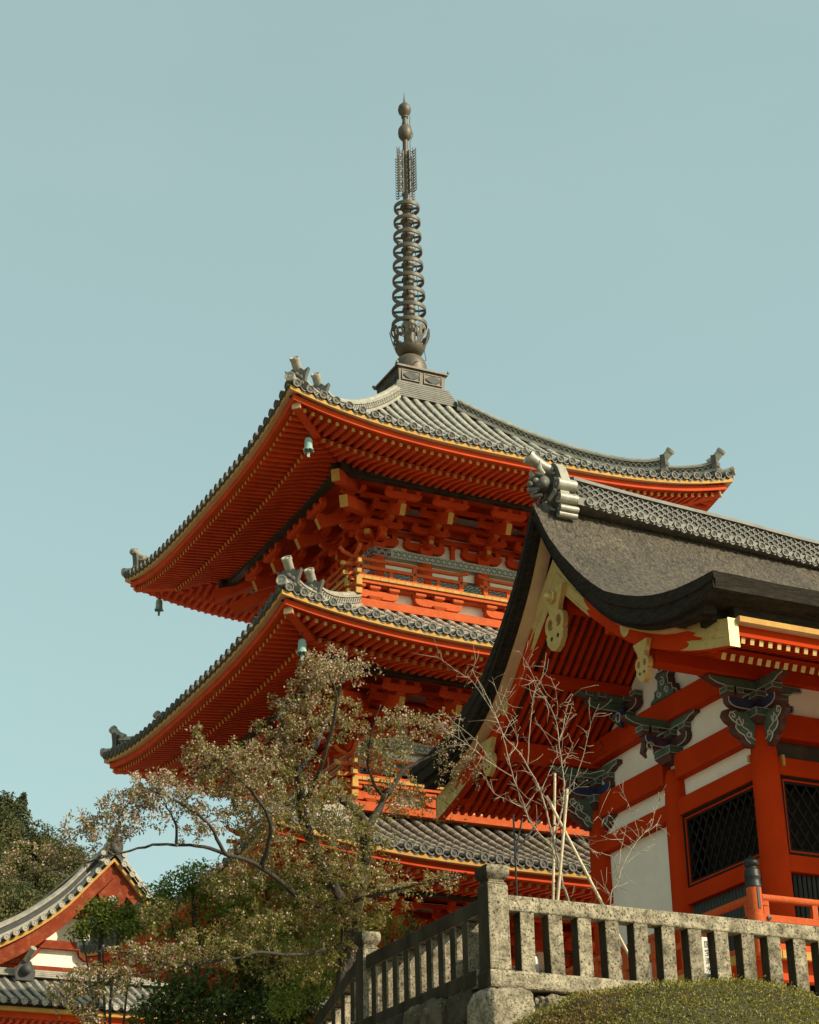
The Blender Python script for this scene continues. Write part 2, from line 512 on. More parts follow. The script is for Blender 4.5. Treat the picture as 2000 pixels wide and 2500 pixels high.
def arm(mb, u0, z0, half, h, r, t, axis='l', mi=0, ext=None):
    # bracket arm with rounded lower ends, lateral ('l') at outward r or projecting ('o')
    def side(a):
        return [(a, h), (a, h*0.55), (a-0.035, h*0.27), (a-0.10, h*0.08), (a-0.19, 0)]
    p = side(half)
    poly = [(-x, z) for x, z in p] + [(x, z) for x, z in p[::-1]]
    mb.prism(poly, (u0, -r-t/2, z0), (1,0,0), (0,0,1), (0, t, 0), mi)
def oarm(mb, u, z0, r0, r1, h, t, mi=0, gold=None):
    poly = [(r0, h), (r0, 0), (r1-0.16, 0), (r1-0.07, h*0.12), (r1-0.02, h*0.35), (r1, h*0.6), (r1, h)]
    mb.prism(poly, (u-t/2, 0, z0), (0,-1,0), (0,0,1), (t,0,0), mi)
    if gold is not None:
        mb.box(u-t/2+.004, u+t/2-.004, -r1-0.006, -r1+.02, z0+h*0.42, z0+h-.005, gold)
def blk(mb, u, r, z0, w=0.15, h=0.105, mi=0):
    mb.taper((u, -r), w*0.36, w*0.36, z0, w*0.5, w*0.5, z0+h*0.45, mi)
    mb.box(u-w/2, u+w/2, -r-w/2, -r+w/2, z0+h*0.45+.0005, z0+h, mi)

def bracket_mesh(mb, u, r0, z, corner=False, inner=0):
    # z: top of the plate beam. materials 0 vermilion 1 ochre 2 plaster
    mb.taper((u, -r0), .13, .13, z, .18, .18, z+.08)
    mb.box(u-.18, u+.18, -r0-.18, -r0+.18, z+.081, z+.15)
    z1 = z+.10
    arm(mb, u, z1, .54, .20, r0, .13)
    oarm(mb, u, z1, r0-.1, r0+.42, .17, .12, 0, 1)
    for d in (-.44, 0, .44):
        blk(mb, u+d, r0+.001, z1+.201)
    blk(mb, u, r0+.36, z1+.171, .15, .115)
    z2 = z1+.30
    arm(mb, u, z2, .50, .16, r0+.36, .12)
    oarm(mb, u, z2-.001, r0-.1, r0+.86, .15, .12, 0, 1)
    for d in (-.40, .40):
        blk(mb, u+d, r0+.36, z2+.161, .14, .10)
    blk(mb, u, r0+.80, z2+.15, .15, .11)
    z3 = z2+.26
    arm(mb, u, z3, .48, .14, r0+.80, .12)
    for d in (-.38, 0, .38):
        blk(mb, u+d, r0+.80, z3+.141, .13, .09)
    # tail rafter with ochre end and its little bracket
    if not corner:
        mb.bar((u, -(r0+.15), z+.98), (u, -(r0+1.44), z+.40), .135, .27, 0, end=1)
    blk(mb, u, r0+1.36, z+.545, .16, .11)
    arm(mb, u, z+.655, .46, .14, r0+1.47, .12)
    for d in (-.36, 0, .36):
        blk(mb, u+d, r0+1.47, z+.796, .13, .10)

def storey(tagname, R, zc, L, rt, zt, full=True, aa=.55):
    dr = R-5.75; dz = zc-19.92
    def lift(x):
        return L*(abs(x)/R)**3
    def surf(x, r):
        u = (R-r)/(R-rt)
        return zc-.05+(zt-zc)*(aa*u+(1-aa)*u*u)+lift(x)*(0.55+0.45*(r/R))
    # ---- tiled roof
    mb = MB()
    pitch = 2*R/37.0
    for k in range(4):
        mb.T = rotT(k)
        rows = []
        nr = 26
        for i in range(nr+1):
            r = lerp(R-.02, rt, i/nr)
            rows.append([(t*r, -r, surf(t*r, r)-.02) for t in [j/12-1 for j in range(25)]])
            if i < nr:
                r2 = lerp(R-.02, rt, (i+.96)/nr)
                rows.append([(t*r2, -r2, surf(t*r2, r2)-.005) for t in [j/12-1 for j in range(25)]])
        mb.grid(rows, 1, flip=True)
        for i in range(37):
            x = (i-18)*pitch
            r0 = max(abs(x)+.10, rt)
            if r0 > R-.1: r0 = R-.1
            n = max(2, int((R-r0)/.30))
            vs = []; fs = []
            ring = 0
            for j in range(n):
                for e, rad in ((0, .088), (1, .076)):
                    r = lerp(R+.01, r0, (j+e*0.985)/n)
                    z = surf(x, r)
                    for q in range(7):
                        a = math.pi*q/6
                        vs.append((x+rad*math.cos(a), -r, z+.012+rad*math.sin(a)))
                    if ring:
                        for q in range(6):
                            a0 = (ring-1)*7+q
                            fs.append((a0, a0+1, a0+8, a0+7))
                    ring += 1
            mb.add(vs, fs, 0)
            zd = zc+lift(x)
            mb.lathe([(.02,-.08),(.094,-.08),(.097,.0),(.096,.035),(.076,.035),(.070,.016),(.046,.016),(.038,.026),(.030,.018),(.016,.028),(0,.03)],
                     n=14, axis=(0,-1,0), o=(x, -R, zd), mi=2)
            if i < 36:
                xa, xb = x+.085, x+pitch-.085
                za, zb = zd, zc+lift(x+pitch)
                for off, th in ((.0, .028), (-.042, .022)):
                    secs = []
                    for q in range(6):
                        t = q/5
                        xx = lerp(xa, xb, t); zz = lerp(za, zb, t)-.035-.05*math.sin(math.pi*t)+off
                        secs.append([(xx, -R-.012+.02*(off<0), zz-th), (xx, -R+.3, zz-th+.02), (xx, -R+.3, zz+.02), (xx, -R-.012+.02*(off<0), zz)])
                    mb.strip(secs, 2)
    roof = mb.build('roof', ['tile' if full else 'oldtile', 'tiledark', 'tileend'], pagoda, smooth='auto')
    # ---- black eave boards, ochre strip with pale underside, vermilion eave beam
    xs = [j/20-1 for j in range(41)]
    def eave_strip(name, ro, ri, z0, z1, mats, under=None):
        mb = MB()
        for k in range(4):
            mb.T = rotT(k)
            secs = []
            for t in xs:
                zz = zc+L*abs(t)**3*(ro/R)**3
                secs.append([(t*ro, -ro, zz+z0), (t*ri, -ri, zz+z0), (t*ri, -ri, zz+z1), (t*ro, -ro, zz+z1)])
            mb.strip(secs, 0, mis=[1 if under else 0, 0, 0, 0])
        return mb.build(name, mats, pagoda)
    eave_strip('eave_lath', 5.70+dr, 5.0+dr, -.0845, -.03, ['black'])
    eave_strip('eave_board', 5.73+dr, 5.55+dr, -.185, -.085, ['ochre', 'beige'], True)
    eave_strip('eave_beam', 5.61+dr, 5.10+dr, -.322, -.1855, ['verm'])
    # ---- rafters, one comb per side
    mb = MB()
    mb.T = rotT(0)
    rp = .192*(R/5.75)
    re, rb = 5.47+dr, 4.72+dr
    for i in range(58):
        x = (i-28.5)*rp
        if abs(x) > re-.1: continue
        lf = lift(x)
        rin = max(3.6+dr*.8, abs(x)+.05)
        def fz(r): return zc-.376+lf+.10*(re-r)
        if rin < re-.08:
            mb.bar((x, -rin, fz(rin)), (x, -re, fz(re)), .074, .088, 0, end=1)
        if abs(x) < rb-.12:
            ri2 = max(2.3+dr, abs(x)+.05)
            lb = lf*.9
            def bz(r): return zc-.40+lb+.29*(rb-r)
            mb.bar((x, -ri2, bz(ri2)), (x, -rb, bz(rb)), .080, .092, 0, end=1)
    # sheathing over the rafters
    rows = []
    for r, off in ((re+.02, -.318), (rb, -.240), (3.6+dr, -.05), (2.2+dr, .40)):
        rows.append([(t*r, -r, zc+L*(abs(t)*r/R)**3+off) for t in xs])
    mb.grid(rows, 2)
    rows = []
    for r, off in ((rb+.01, -.345), (3.6+dr, -.02)):
        rows.append([(t*r, -r, zc+L*(abs(t)*r/R)**3*.9+off+.012) for t in xs])
    mb.grid(rows, 2)
    raf = mb.build('rafters', ['verm', 'ochre', 'verm'], pagoda)
    for k in (1, 2, 3): dup(raf, k*math.pi/2, pagoda)
    # ---- hip rafters with capped ends
    mb = MB(); mb.T = PT
    q = math.sqrt(.5)
    zt_ = zc+L*.93-.40
    pts = [(5.50+dr, zt_+.05), (4.6+dr, zt_-.10), (3.4+dr, zt_+.16), (2.2+dr, zt_+.45)]
    for (ra, za), (rb_, zb) in zip(pts[:-1], pts[1:]):
        mb.bar((-ra, -ra, za), (-rb_-.02, -rb_-.02, zb), .19, .24, 0)
    r = 5.50+dr
    mb.bar((-r+.06, -r+.06, zt_+.19), (-r-.07, -r-.07, zt_+.20), .25, .035, 1)
    mb.bar((-r-.004, -r-.004, zt_+.05), (-r+.02, -r+.02, zt_+.047), .20, .25, 2)
    for rr, zz in ((3.86+dr*.9, 19.44+dz), (3.50+dr*.9, 19.02+dz)):
        mb.bar((-1.9-dr, -1.9-dr, zz+.62), (-rr, -rr, zz), .20, .28, 0, end=3)
    mb.bar((-2.42-dr, -2.42-dr, 18.9+dz), (-2.0-dr, -2.0-dr, 18.9+dz), .14, .17, 0)
    mb.bar((-2.44-dr, -2.44-dr, 18.91+dz), (-2.42-dr, -2.42-dr, 18.91+dz), .13, .12, 3)
    hr = mb.build('hip_rafter', ['verm', 'iron', 'beige', 'ochre'], pagoda)
    for k in (1, 2, 3): dup(hr, k*math.pi/2, pagoda)
    # ---- purlin on the brackets
    mb = MB(); mb.T = rotT(0)
    rp_ = 3.6+dr
    mb.box(-rp_-.25, rp_+.25, -rp_-.10, -rp_+.10, 19.63+dz, 19.85+dz, 0)
    for sx in (-1, 1):
        mb.box(min(sx*.35, sx*(rp_-.7)), max(sx*.35, sx*(rp_-.7)), -rp_-.105, -rp_-.101, 19.71+dz, 19.722+dz, 1)
        mb.box(min(sx*.35, sx*(rp_-.7)), max(sx*.35, sx*(rp_-.7)), -rp_-.105, -rp_-.101, 19.76+dz, 19.772+dz, 1)
    # soffit boards between the purlin and the wall
    mb.grid([[(-rp_+.1, -rp_+.1, 19.80+dz), (rp_-.1, -rp_+.1, 19.80+dz)], [(-1.9-dr, -1.9-dr, 19.98+dz), (1.9+dr, -1.9-dr, 19.98+dz)]], 2)
    pu = mb.build('purlin', ['darkgreen', 'green', 'verm'], pagoda)
    for k in (1, 2, 3): dup(pu, k*math.pi/2, pagoda)
    # ---- brackets
    r0 = 2.06+dr
    zp = 18.68+dz
    mb = MB(); mb.T = rotT(0)
    bracket_mesh(mb, 0, r0, zp)
    b0 = mb.build('bracket', ['verm', 'ochre'], pagoda)
    first = True
    for k in range(4):
        for x in (-.77-dr*.35, .77+dr*.35):
            l = Matrix.Rotation(k*math.pi/2, 3, 'Z') @ Vector((x, 0, 0))
            if first:
                b0.location = l; first = False
            else:
                dup(b0, k*math.pi/2-0, pagoda, l)
    mb = MB(); mb.T = rotT(0)
    bracket_mesh(mb, -2.0-dr, r0, zp)
    mb.T = rotT(3)
    bracket_mesh(mb, 2.0+dr, r0, zp)
    bc = mb.build('bracket', ['verm', 'ochre'], pagoda)
    for k in (1, 2, 3): dup(bc, k*math.pi/2, pagoda)
    # ---- long beams over the brackets, plaster and mid struts
    mb = MB(); mb.T = rotT(0)
    w = r0+.5
    mb.box(-w, w, -r0-.065, -r0+.065, zp+.405, zp+.53, 0)
    mb.box(-w, w, -r0-.06, -r0+.06, zp+.62, zp+1.0, 0)
    mb.box(-w-.3, w+.3, -r0-.42, -r0-.30, zp+.665, zp+.78, 0)
    mb.box(-w-.7, w+.7, -r0-.86, -r0-.74, zp+.895, zp+.98, 0)
    mb.box(-r0, r0, -r0+.07, -r0+.09, zp, zp+1.25, 1)
    mb.box(-.05, .05, -r0-.03, -r0+.06, zp, zp+.30, 0)
    blk(mb, 0, r0, zp+.30)
    mb.grid([[(-r0-.36, -r0-.36, zp+.80), (r0+.36, -r0-.36, zp+.80)], [(-r0, -r0, zp+.70), (r0, -r0, zp+.70)]], 0)
    wl = mb.build('wall_panel', ['verm', 'plaster'], pagoda)
    for k in (1, 2, 3): dup(wl, k*math.pi/2, pagoda)
    # ---- patterned plate beam
    mb = MB(); mb.T = rotT(0)
    rb2 = r0+.12
    mb.box(-rb2, rb2, -rb2, -rb2+.24, zp-.21, zp-.001, 0)
    n = int((2*rb2-1.0)/.15)
    for i in range(n):
        x = (i-(n-1)/2)*.15
        for sx in (-1, 1):
            for sz in (-1, 1):
                c = (x+sx*.037, zp-.105+sz*.048)
                poly = [(-.045, 0), (-.02, .016), (.02, .016), (.045, 0), (.02, -.016), (-.02, -.016)]
                ang = math.atan2(sz*.9, sx*1.0)
                pp = [(c[0]+p[0]*math.cos(ang)-p[1]*math.sin(ang), c[1]+p[0]*math.sin(ang)+p[1]*math.cos(ang)) for p in poly]
                mb.prism(pp, (0, -rb2-.002, 0), (1,0,0), (0,0,1), (0,-.003,0), 1)
        mb.box(x-.012, x+.012, -rb2-.006, -rb2-.002, zp-.117, zp-.093, 2)
    for sx in (-1, 1):
        a, b = sorted((sx*(rb2-.48), sx*(rb2-.02)))
        mb.box(a, b, -rb2-.004, -rb2-.001, zp-.195, zp-.016, 3)
        for q in range(5):
            xx = a+.05+q*.09
            mb.lathe([(.040,0),(.040,.004),(.026,.004),(.026,.0)], n=10, axis=(0,-1,0), o=(xx, -rb2-.004, zp-.105+.025*(-1)**q), mi=4)
            mb.lathe([(.020,0),(.020,.005),(0,.005)], n=8, axis=(0,-1,0), o=(xx, -rb2-.004, zp-.105+.025*(-1)**q), mi=1)
        mb.box(a, b, -rb2-.006, -rb2-.001, zp-.205, zp-.196, 4)
        mb.box(a, b, -rb2-.006, -rb2-.001, zp-.012, zp-.004, 4)
    tb = mb.build('plate_beam', ['pattern', 'green', 'blue', 'maroon', 'white'], pagoda)
    for k in (1, 2, 3): dup(tb, k*math.pi/2, pagoda)
    if not full:
        return surf
    # ---- body: columns, head beam, lower patterned beam, doors
    mb = MB(); mb.T = rotT(0)
    mb.box(-r0+.1, r0-.1, -r0+.06, -r0+.10, zp-1.6, zp-.21, 0)
    mb.box(-r0, r0, -r0-.02, -r0+.05, zp-.62, zp-.47, 1)
    mb.box(-r0-.08, r0+.08, -r0-.15, -r0-.03, zp-.80, zp-.60, 2)
    n = int(2*r0/.24)
    for i in range(n):
        x = (i-(n-1)/2)*.24
        for cz in (zp-.75, zp-.655):
            xx = x+(.12 if cz > zp-.7 else 0)
            mb.prism([(xx-.10, cz), (xx, cz+.042), (xx+.10, cz), (xx, cz-.042)], (0, -r0-.151, 0), (1,0,0), (0,0,1), (0,-.004,0), 3)
            mb.prism([(xx-.07, cz), (xx, cz+.026), (xx+.07, cz), (xx, cz-.026)], (0, -r0-.1555, 0), (1,0,0), (0,0,1), (0,-.004,0), 4)
    for x in (-2.0-dr, -.77, .77, 2.0+dr):
        mb.lathe([(.065,0),(.065,.02),(.03,.035),(0,.035)], n=6, axis=(0,-1,0), o=(x, -r0-.15, zp-.70), mi=5)
    mb.box(-r0, r0, -r0-.02, -r0+.05, zp-1.6, zp-.80, 6)
    mb.box(-.55, .75, -r0-.06, -r0-.02, zp-1.12, zp-1.03, 7)
    mb.box(-2.3, 2.3, -r0-.16, -r0-.02, zp-1.6, zp-1.2, 6)
    bd = mb.build('wall', ['plaster', 'darkgreen', 'green', 'white', 'blue', 'iron', 'verm', 'ochre'], pagoda)
    for k in (1, 2, 3): dup(bd, k*math.pi/2, pagoda)
    mb = MB(); mb.T = rotT(0)
    mb.lathe([(.19, zp-1.7), (.19, zp-.33), (.17, zp-.24), (.13, zp-.212)], c=(0, -r0), n=20)
    c0 = mb.build('column', ['verm'], pagoda, smooth='auto')
    first = True
    for k in range(4):
        for x in (-2.0-dr, -.77-dr*.35, .77+dr*.35):
            l = Matrix.Rotation(k*math.pi/2, 3, 'Z') @ Vector((x, 0, 0))
            if first:
                c0.location = l; first = False
            else:
                dup(c0, k*math.pi/2, pagoda, l)
    # ---- balcony: base beam, arms, floor with ochre board ends
    zb = 16.72+dz; rbal = 3.10+dr
    mb = MB(); mb.T = rotT(0)
    mb.box(-rbal, rbal, -rbal, -rbal+.2, zb-.02, zb+.17, 0)
    mb.box(-rbal+.1, rbal-.1, -rbal+.25, -rbal+.3, zb+.0, zb+.62, 1)
    for x in (-2.55-dr, -.92, .92, 2.55+dr):
        mb.taper((x, -rbal+.12), .10, .12, zb+.171, .19, .16, zb+.24)
        arm(mb, x, zb+.22, .60, .18, rbal-.12, .18)
        for d in (-.48, -.0, .48):
            mb.taper((x+d, -rbal+.13), .08, .12, zb+.401, .13, .16, zb+.44)
            mb.box(x+d-.13, x+d+.13, -rbal-.03, -rbal+.29, zb+.4405, zb+.50)
    mb.box(-rbal-.02, rbal+.02, -rbal+.03, -rbal+.24, zb+.501, zb+.61, 0)
    n = int(2*rbal/.205)
    for i in range(n):
        x = (i-(n-1)/2)*.205
        mb.box(x-.098, x+.098, -rbal-.10, -2.0, zb+.611, zb+.685, 0)
        mb.box(x-.098, x+.098, -rbal-.106, -rbal-.10, zb+.611, zb+.685, 2)
    mb.box(-rbal-.08, rbal+.08, -rbal-.07, -rbal-.0, zb+.53, zb+.608, 0)
    for sx in (-1, 1):
        x = sx*(rbal-.10)
        mb.box(x-.07, x+.07, -rbal-.14, -rbal-.005, zb+.43, zb+.55, 2)
        mb.box(x-.065, x+.065, -rbal-.135, -rbal-.108, zb+.50, zb+.66, 2)
        mb.box(x-.07, x+.07, -rbal-.12, -rbal-.005, zb+.23, zb+.36, 2)
    bl = mb.build('balcony', ['vermworn', 'plaster', 'ochre'], pagoda)
    for k in (1, 2, 3): dup(bl, k*math.pi/2, pagoda)
    # railing
    mb = MB(); mb.T = rotT(0)
    rr = rbal-.06; zr = zb+.69
    e = rr+.24
    for sx in (-1, 1):
        xa = .30
        mb.tube([(sx*(xa-.17), -rr, zr+.55), (sx*(xa+.05), -rr, zr+.485), (sx*(xa+.25), -rr, zr+.47), (sx*(rr-.3), -rr, zr+.47), (sx*(rr+.05), -rr, zr+.49), (sx*(e+.02), -rr, zr+.57), (sx*(e+.12), -rr, zr+.67)], .045, 10, 0)
        a, b = sorted((sx*(xa-.12), sx*(e+.02)))
        mb.box(a, b, -rr-.035, -rr+.035, zr+.24, zr+.32, 0)
        a, b = sorted((sx*(xa-.02), sx*(e-.02)))
        mb.box(a, b, -rr-.05, -rr+.05, zr+.005, zr+.085, 0)
        mb.box(sx*e-.05, sx*e+.05, -rr-.052, -rr+.052, zr+.0, zr+.09, 1)
        mb.box(sx*(e+.04)-.05, sx*(e+.04)+.05, -rr-.04, -rr+.04, zr+.235, zr+.325, 1)
        for i, x in enumerate((xa+.02, xa+.62, xa+1.22, xa+1.82, rr-.16)):
            w = .055 if i % 2 == 0 else .045
            mb.box(sx*x-w, sx*x+w, -rr-.03, -rr+.03, zr+.0855, zr+.2395, 0)
            if i % 2 == 0:
                mb.box(sx*x-.05, sx*x+.05, -rr-.03, -rr+.03, zr+.3205, zr+.44, 0)
                mb.lathe([(.03,0),(.03,.012),(0,.02)], n=10, axis=(0,-1,0), o=(sx*x, -rr-.036, zr+.28), mi=2)
    ra = mb.build('railing', ['vermworn', 'ochre', 'iron'], pagoda)
    for k in (1, 2, 3): dup(ra, k*math.pi/2, pagoda)
    return surf

def hip_ridges(R, rt, surf, r_start, big_first=True):
    # ridge along the diagonal of the near corner, built in local coordinates, then copied
    q = math.sqrt(.5)
    def sec(r, s, zadd=0):
        z = surf(r, r)-.04+zadd+rise(r)
        P = [(-.19,0),(-.19,.09),(-.13,.09),(-.13,.27),(-.17,.27),(-.17,.32),(-.10,.34),(-.07,.41),(0,.44),(.07,.41),(.10,.34),(.17,.32),(.17,.27),(.13,.27),(.13,.09),(.19,.09),(.19,0)]
        return [Vector((-r + e*q*s, -r - e*q*s, z+h*s)) for e, h in P]
    mis = [0,0,1,0,0,0,0,0,0,0,0,0,0,1,0,0,0]
    ends = []
    def rise(r):
        v = 0
        for e, a in ((R-1.22, .16), (R-.33, .14)):
            if r <= e+.01:
                v = a*math.exp(-(e-r)/.28); break
        return v
    def ridge(ra, rb, s):
        mb = MB(); mb.T = PT
        n = 16
        mb.strip([sec(lerp(ra, rb, i/n), s) for i in range(n+1)], 0, mis=mis)
        for side in (-1, 1):
            for ph in (0, 1):
                m = int((rb-ra)*math.sqrt(2)/.035)
                pts = []
                for i in range(m+1):
                    r = lerp(ra, rb, i/m)
                    w = math.sin(i*.035/.085*math.pi/1.6+ph*math.pi)
                    pts.append((-r+side*.137*s*q, -r-side*.137*s*q, surf(r, r)-.04+rise(r)+(.18+.07*w)*s))
                mb.tube(pts, .014, 4, 0)
        return mb.build('hip_ridge', ['tile', 'tiledark'], pagoda, smooth='auto')
    hs = [ridge(r_start, R-1.22, .92), ridge(R-1.18, R-.33, .80)]
    os_ = []
    for r, s, zr in ((R-1.20, 1.10, 0), (R-.33, 1.12, 0)):
        mb = MB(); mb.T = PT
        z = surf(r, r)-.02
        d = Vector((-q, -q, 0)); e = Vector((q, -q, 0))
        O = Vector((-r, -r, z))
        poly = [(-.19,-.05),(-.25,.06),(-.18,.14),(-.19,.26),(-.25,.44),(-.16,.38),(-.10,.44),(0,.47),(.10,.44),(.16,.38),(.25,.44),(.19,.26),(.18,.14),(.25,.06),(.19,-.05)]
        mb.prism([(a*s, b*s) for a, b in poly], O, e, (0,0,1), d*.12, 2)
        # face: brow, snout, cheeks, horns
        for ee, h, rad in ((0,.15,.10), (-.08,.24,.06), (.08,.24,.06), (-.11,.10,.06), (.11,.10,.06), (0,.31,.06)):
            c = O+e*ee*s+d*.11+Vector((0,0,h*s))
            mb.sphere(c, rad*s, 8, 6, 2)
        # cylinder tile rearing up over the face
        p0 = O-d*.12+Vector((0,0,.38*s)); p1 = O+d*.05+Vector((0,0,.45*s)); p2 = O+d*.23+Vector((0,0,.62*s))
        mb.tube([p0, p1, p2], [.085*s, .088*s, .09*s], 12, 0)
        ax = (p2-p1).normalized()
        mb.lathe([(.102*s,-.05),(.102*s,.012),(.080*s,.012),(.074*s,-.004),(.035*s,-.004),(.028*s,.008),(0,.01)], n=14, axis=ax, o=p2+ax*.01)
        os_.append(mb.build('ridge_end_ornament', ['tile', 'tiledark', 'tileend'], pagoda, smooth='auto'))
    # corner tile
    mb = MB(); mb.T = PT
    r = R-.30
    d = Vector((-q, -q, 0))
    p0 = Vector((-r, -r, surf(r, r)+.06)); p1 = Vector((-R-.02, -R-.02, surf(R, R)+.14))
    mb.tube([p0, p1], .10, 12, 0)
    ax = (p1-p0).normalized()
    mb.lathe([(.115,-.05),(.115,.012),(.088,.012),(.08,-.004),(.035,-.004),(.028,.008),(0,.01)], n=14, axis=ax, o=p1)
    os_.append(mb.build('corner_tile', ['tile', 'tiledark'], pagoda, smooth='auto'))
    for o in hs+os_:
        for k in (1, 2, 3): dup(o, k*math.pi/2, pagoda)

s3 = storey('top', 5.75, 19.92, .57, .80, 23.75)
hip_ridges(5.75, .80, s3, .92)
s2 = storey('middle', 6.00, 15.09, .45, 2.9, 16.78, aa=.72)
hip_ridges(6.00, 2.9, s2, 3.0)
s1 = storey('lower', 6.25, 10.22, .45, 2.9, 11.98, aa=.72, full=False)
hip_ridges(6.25, 2.9, s1, 3.0)

# ---- ground storey body
mb = MB(); mb.T = PT
for k in range(4):
    mb.T = rotT(k)
    mb.box(-2.5, 2.5, -2.56, -2.46, 5.2, 8.80, 0)
    mb.box(-2.62, 2.62, -2.66, -2.561, 8.0, 8.25, 1)
    mb.box(-2.62, 2.62, -2.66, -2.561, 6.3, 6.5, 1)
    mb.box(-.6, .6, -2.62, -2.561, 5.3, 7.99, 1)
g1 = mb.build('wall', ['plaster', 'verm'], pagoda)
mb = MB()
for x in (-2.5, -.86, .86, 2.5):
    for y in (-2.5, 2.5):
        mb.T = PT
        mb.lathe([(.22, 5.1), (.22, 8.7), (.16, 8.80)], c=(x, y), n=18)
        mb.lathe([(.22, 5.1), (.22, 8.7), (.16, 8.80)], c=(y, x), n=18)
mb.build('column', ['verm'], pagoda, smooth='auto')
mb = MB(); mb.T = PT
mb.box(-4.0, 4.0, -4.0, 4.0, 4.44, 4.9, 0)
mb.box(-3.4, 3.4, -3.4, 3.4, 4.901, 5.2, 0)
mb.build('stone_base', ['stone'], pagoda, bevel=.03)

# ---- finial
fin = None
mb = MB(); mb.T = PT
zt = 23.66
for i in range(8):
    w = .94-.028*i
    mb.box(-w, w, -w, w, zt+.072*i, zt+.072*i+.042, 0)
    mb.box(-w+.07, w-.07, -w+.07, w-.07, zt+.072*i+.0425, zt+.072*i+.0715, 1)
fin = mb.build('finial', ['ridgetile', 'tiledark'], pagoda)
mb = MB(); mb.T = PT
mb.taper((0,0), .645, .645, 24.24, .675, .675, 24.66, 0)
mb.box(-.735, .735, -.735, .735, 24.661, 24.715, 0)
for sx in (-1, 1):
    for sy in (-1, 1):
        mb.box(sx*.735-.025, sx*.735+.025, sy*.735-.025, sy*.735+.025, 24.7155, 24.775, 0)
for k in range(4):
    mb.T = rotT(k)
    for x0, x1 in ((-.58, -.05), (.05, .58)):
        for a, b, c, d in ((x0, x1, 24.31, 24.335), (x0, x1, 24.585, 24.61), (x0, x0+.025, 24.336, 24.584), (x1-.025, x1, 24.336, 24.584)):
            mb.box(a, b, -.685, -.66, c, d, 0)
        poly = []
        for q in range(24):
            t = 2*math.pi*q/24
            poly.append((.21*math.cos(t)*(1+.10*math.cos(6*t)), .095*math.sin(t)*(1+.16*math.cos(4*t))))
        mb.prism(poly, ((x0+x1)/2, -.683, 24.46), (1,0,0), (0,0,1), (0,.03,0), 1)
bx = mb.build('dew_basin', ['bronze', 'tiledark'], pagoda)
mb = MB(); mb.T = PT
mb.lathe([(.44,24.71),(.44,25.0),(.43,25.12),(.40,25.24),(.33,25.35),(.24,25.42),(.16,25.455),(.16,25.5)], n=32)
bw = mb.build('inverted_bowl', ['bronze'], pagoda, smooth='auto')
mb = MB(); mb.T = PT
mb.lathe([(.15,25.4),(.16,26.2),(.15,27.2),(.135,28.4),(.12,29.6),(.105,30.4),(.085,30.6),(.075,32.2),(.068,33.3)], n=20)
mb.lathe([(.068,33.2),(.10,33.25),(.165,33.33),(.187,33.44),(.165,33.55),(.09,33.64),(.035,33.70),(.022,33.8),(.004,34.06)], n=24)
mb.lathe([(.07,32.38),(.12,32.42),(.18,32.52),(.198,32.64),(.185,32.76),(.13,32.86),(.07,32.90)], n=24)
mb.lathe([(.08,32.9),(.085,32.93),(.085,32.97),(.08,33.0)], n=16)
mb.lathe([(.07,33.14),(.10,33.17),(.10,33.2),(.07,33.23)], n=16)
mb.tube([(.12,-.10,33.2),(.10,-.11,32.9),(.22,-.06,32.6),(.10,-.1,32.3),(.11,-.12,30.6),(.17,-.14,28.5),(.22,-.16,26.5),(.36,-.22,25.3),(-.30,-.62,24.9)], .012, 5, 0)
pl = mb.build('finial_pole', ['bronze'], pagoda, smooth='auto')
for o in (bx, bw, pl): o.parent = fin
# nine rings
for i in range(9):
    ro = lerp(.472, .350, i/8)
    z = 26.44+.4675*i
    mb = MB(); mb.T = PT
    h = .115
    mb.lathe([(ro-.035, z-h), (ro, z-h), (ro+.006, z-h+.02), (ro+.006, z-.02), (ro, z), (ro-.035, z), (ro-.035, z-h)], n=36)
    for k in range(4):
        a = math.pi/4+k*math.pi/2+.25
        mb.bar((.10*math.cos(a), .10*math.sin(a), z-.075), ((ro-.02)*math.cos(a), (ro-.02)*math.sin(a), z-.075), .05, .05, 0)
    mb.lathe([(.12, z+.02), (.18, z+.0), (.185, z-.05), (.145, z-.11), (.13, z-.14)], n=20)
    mb.build('ring', ['bronze'], pagoda, smooth='auto').parent = fin
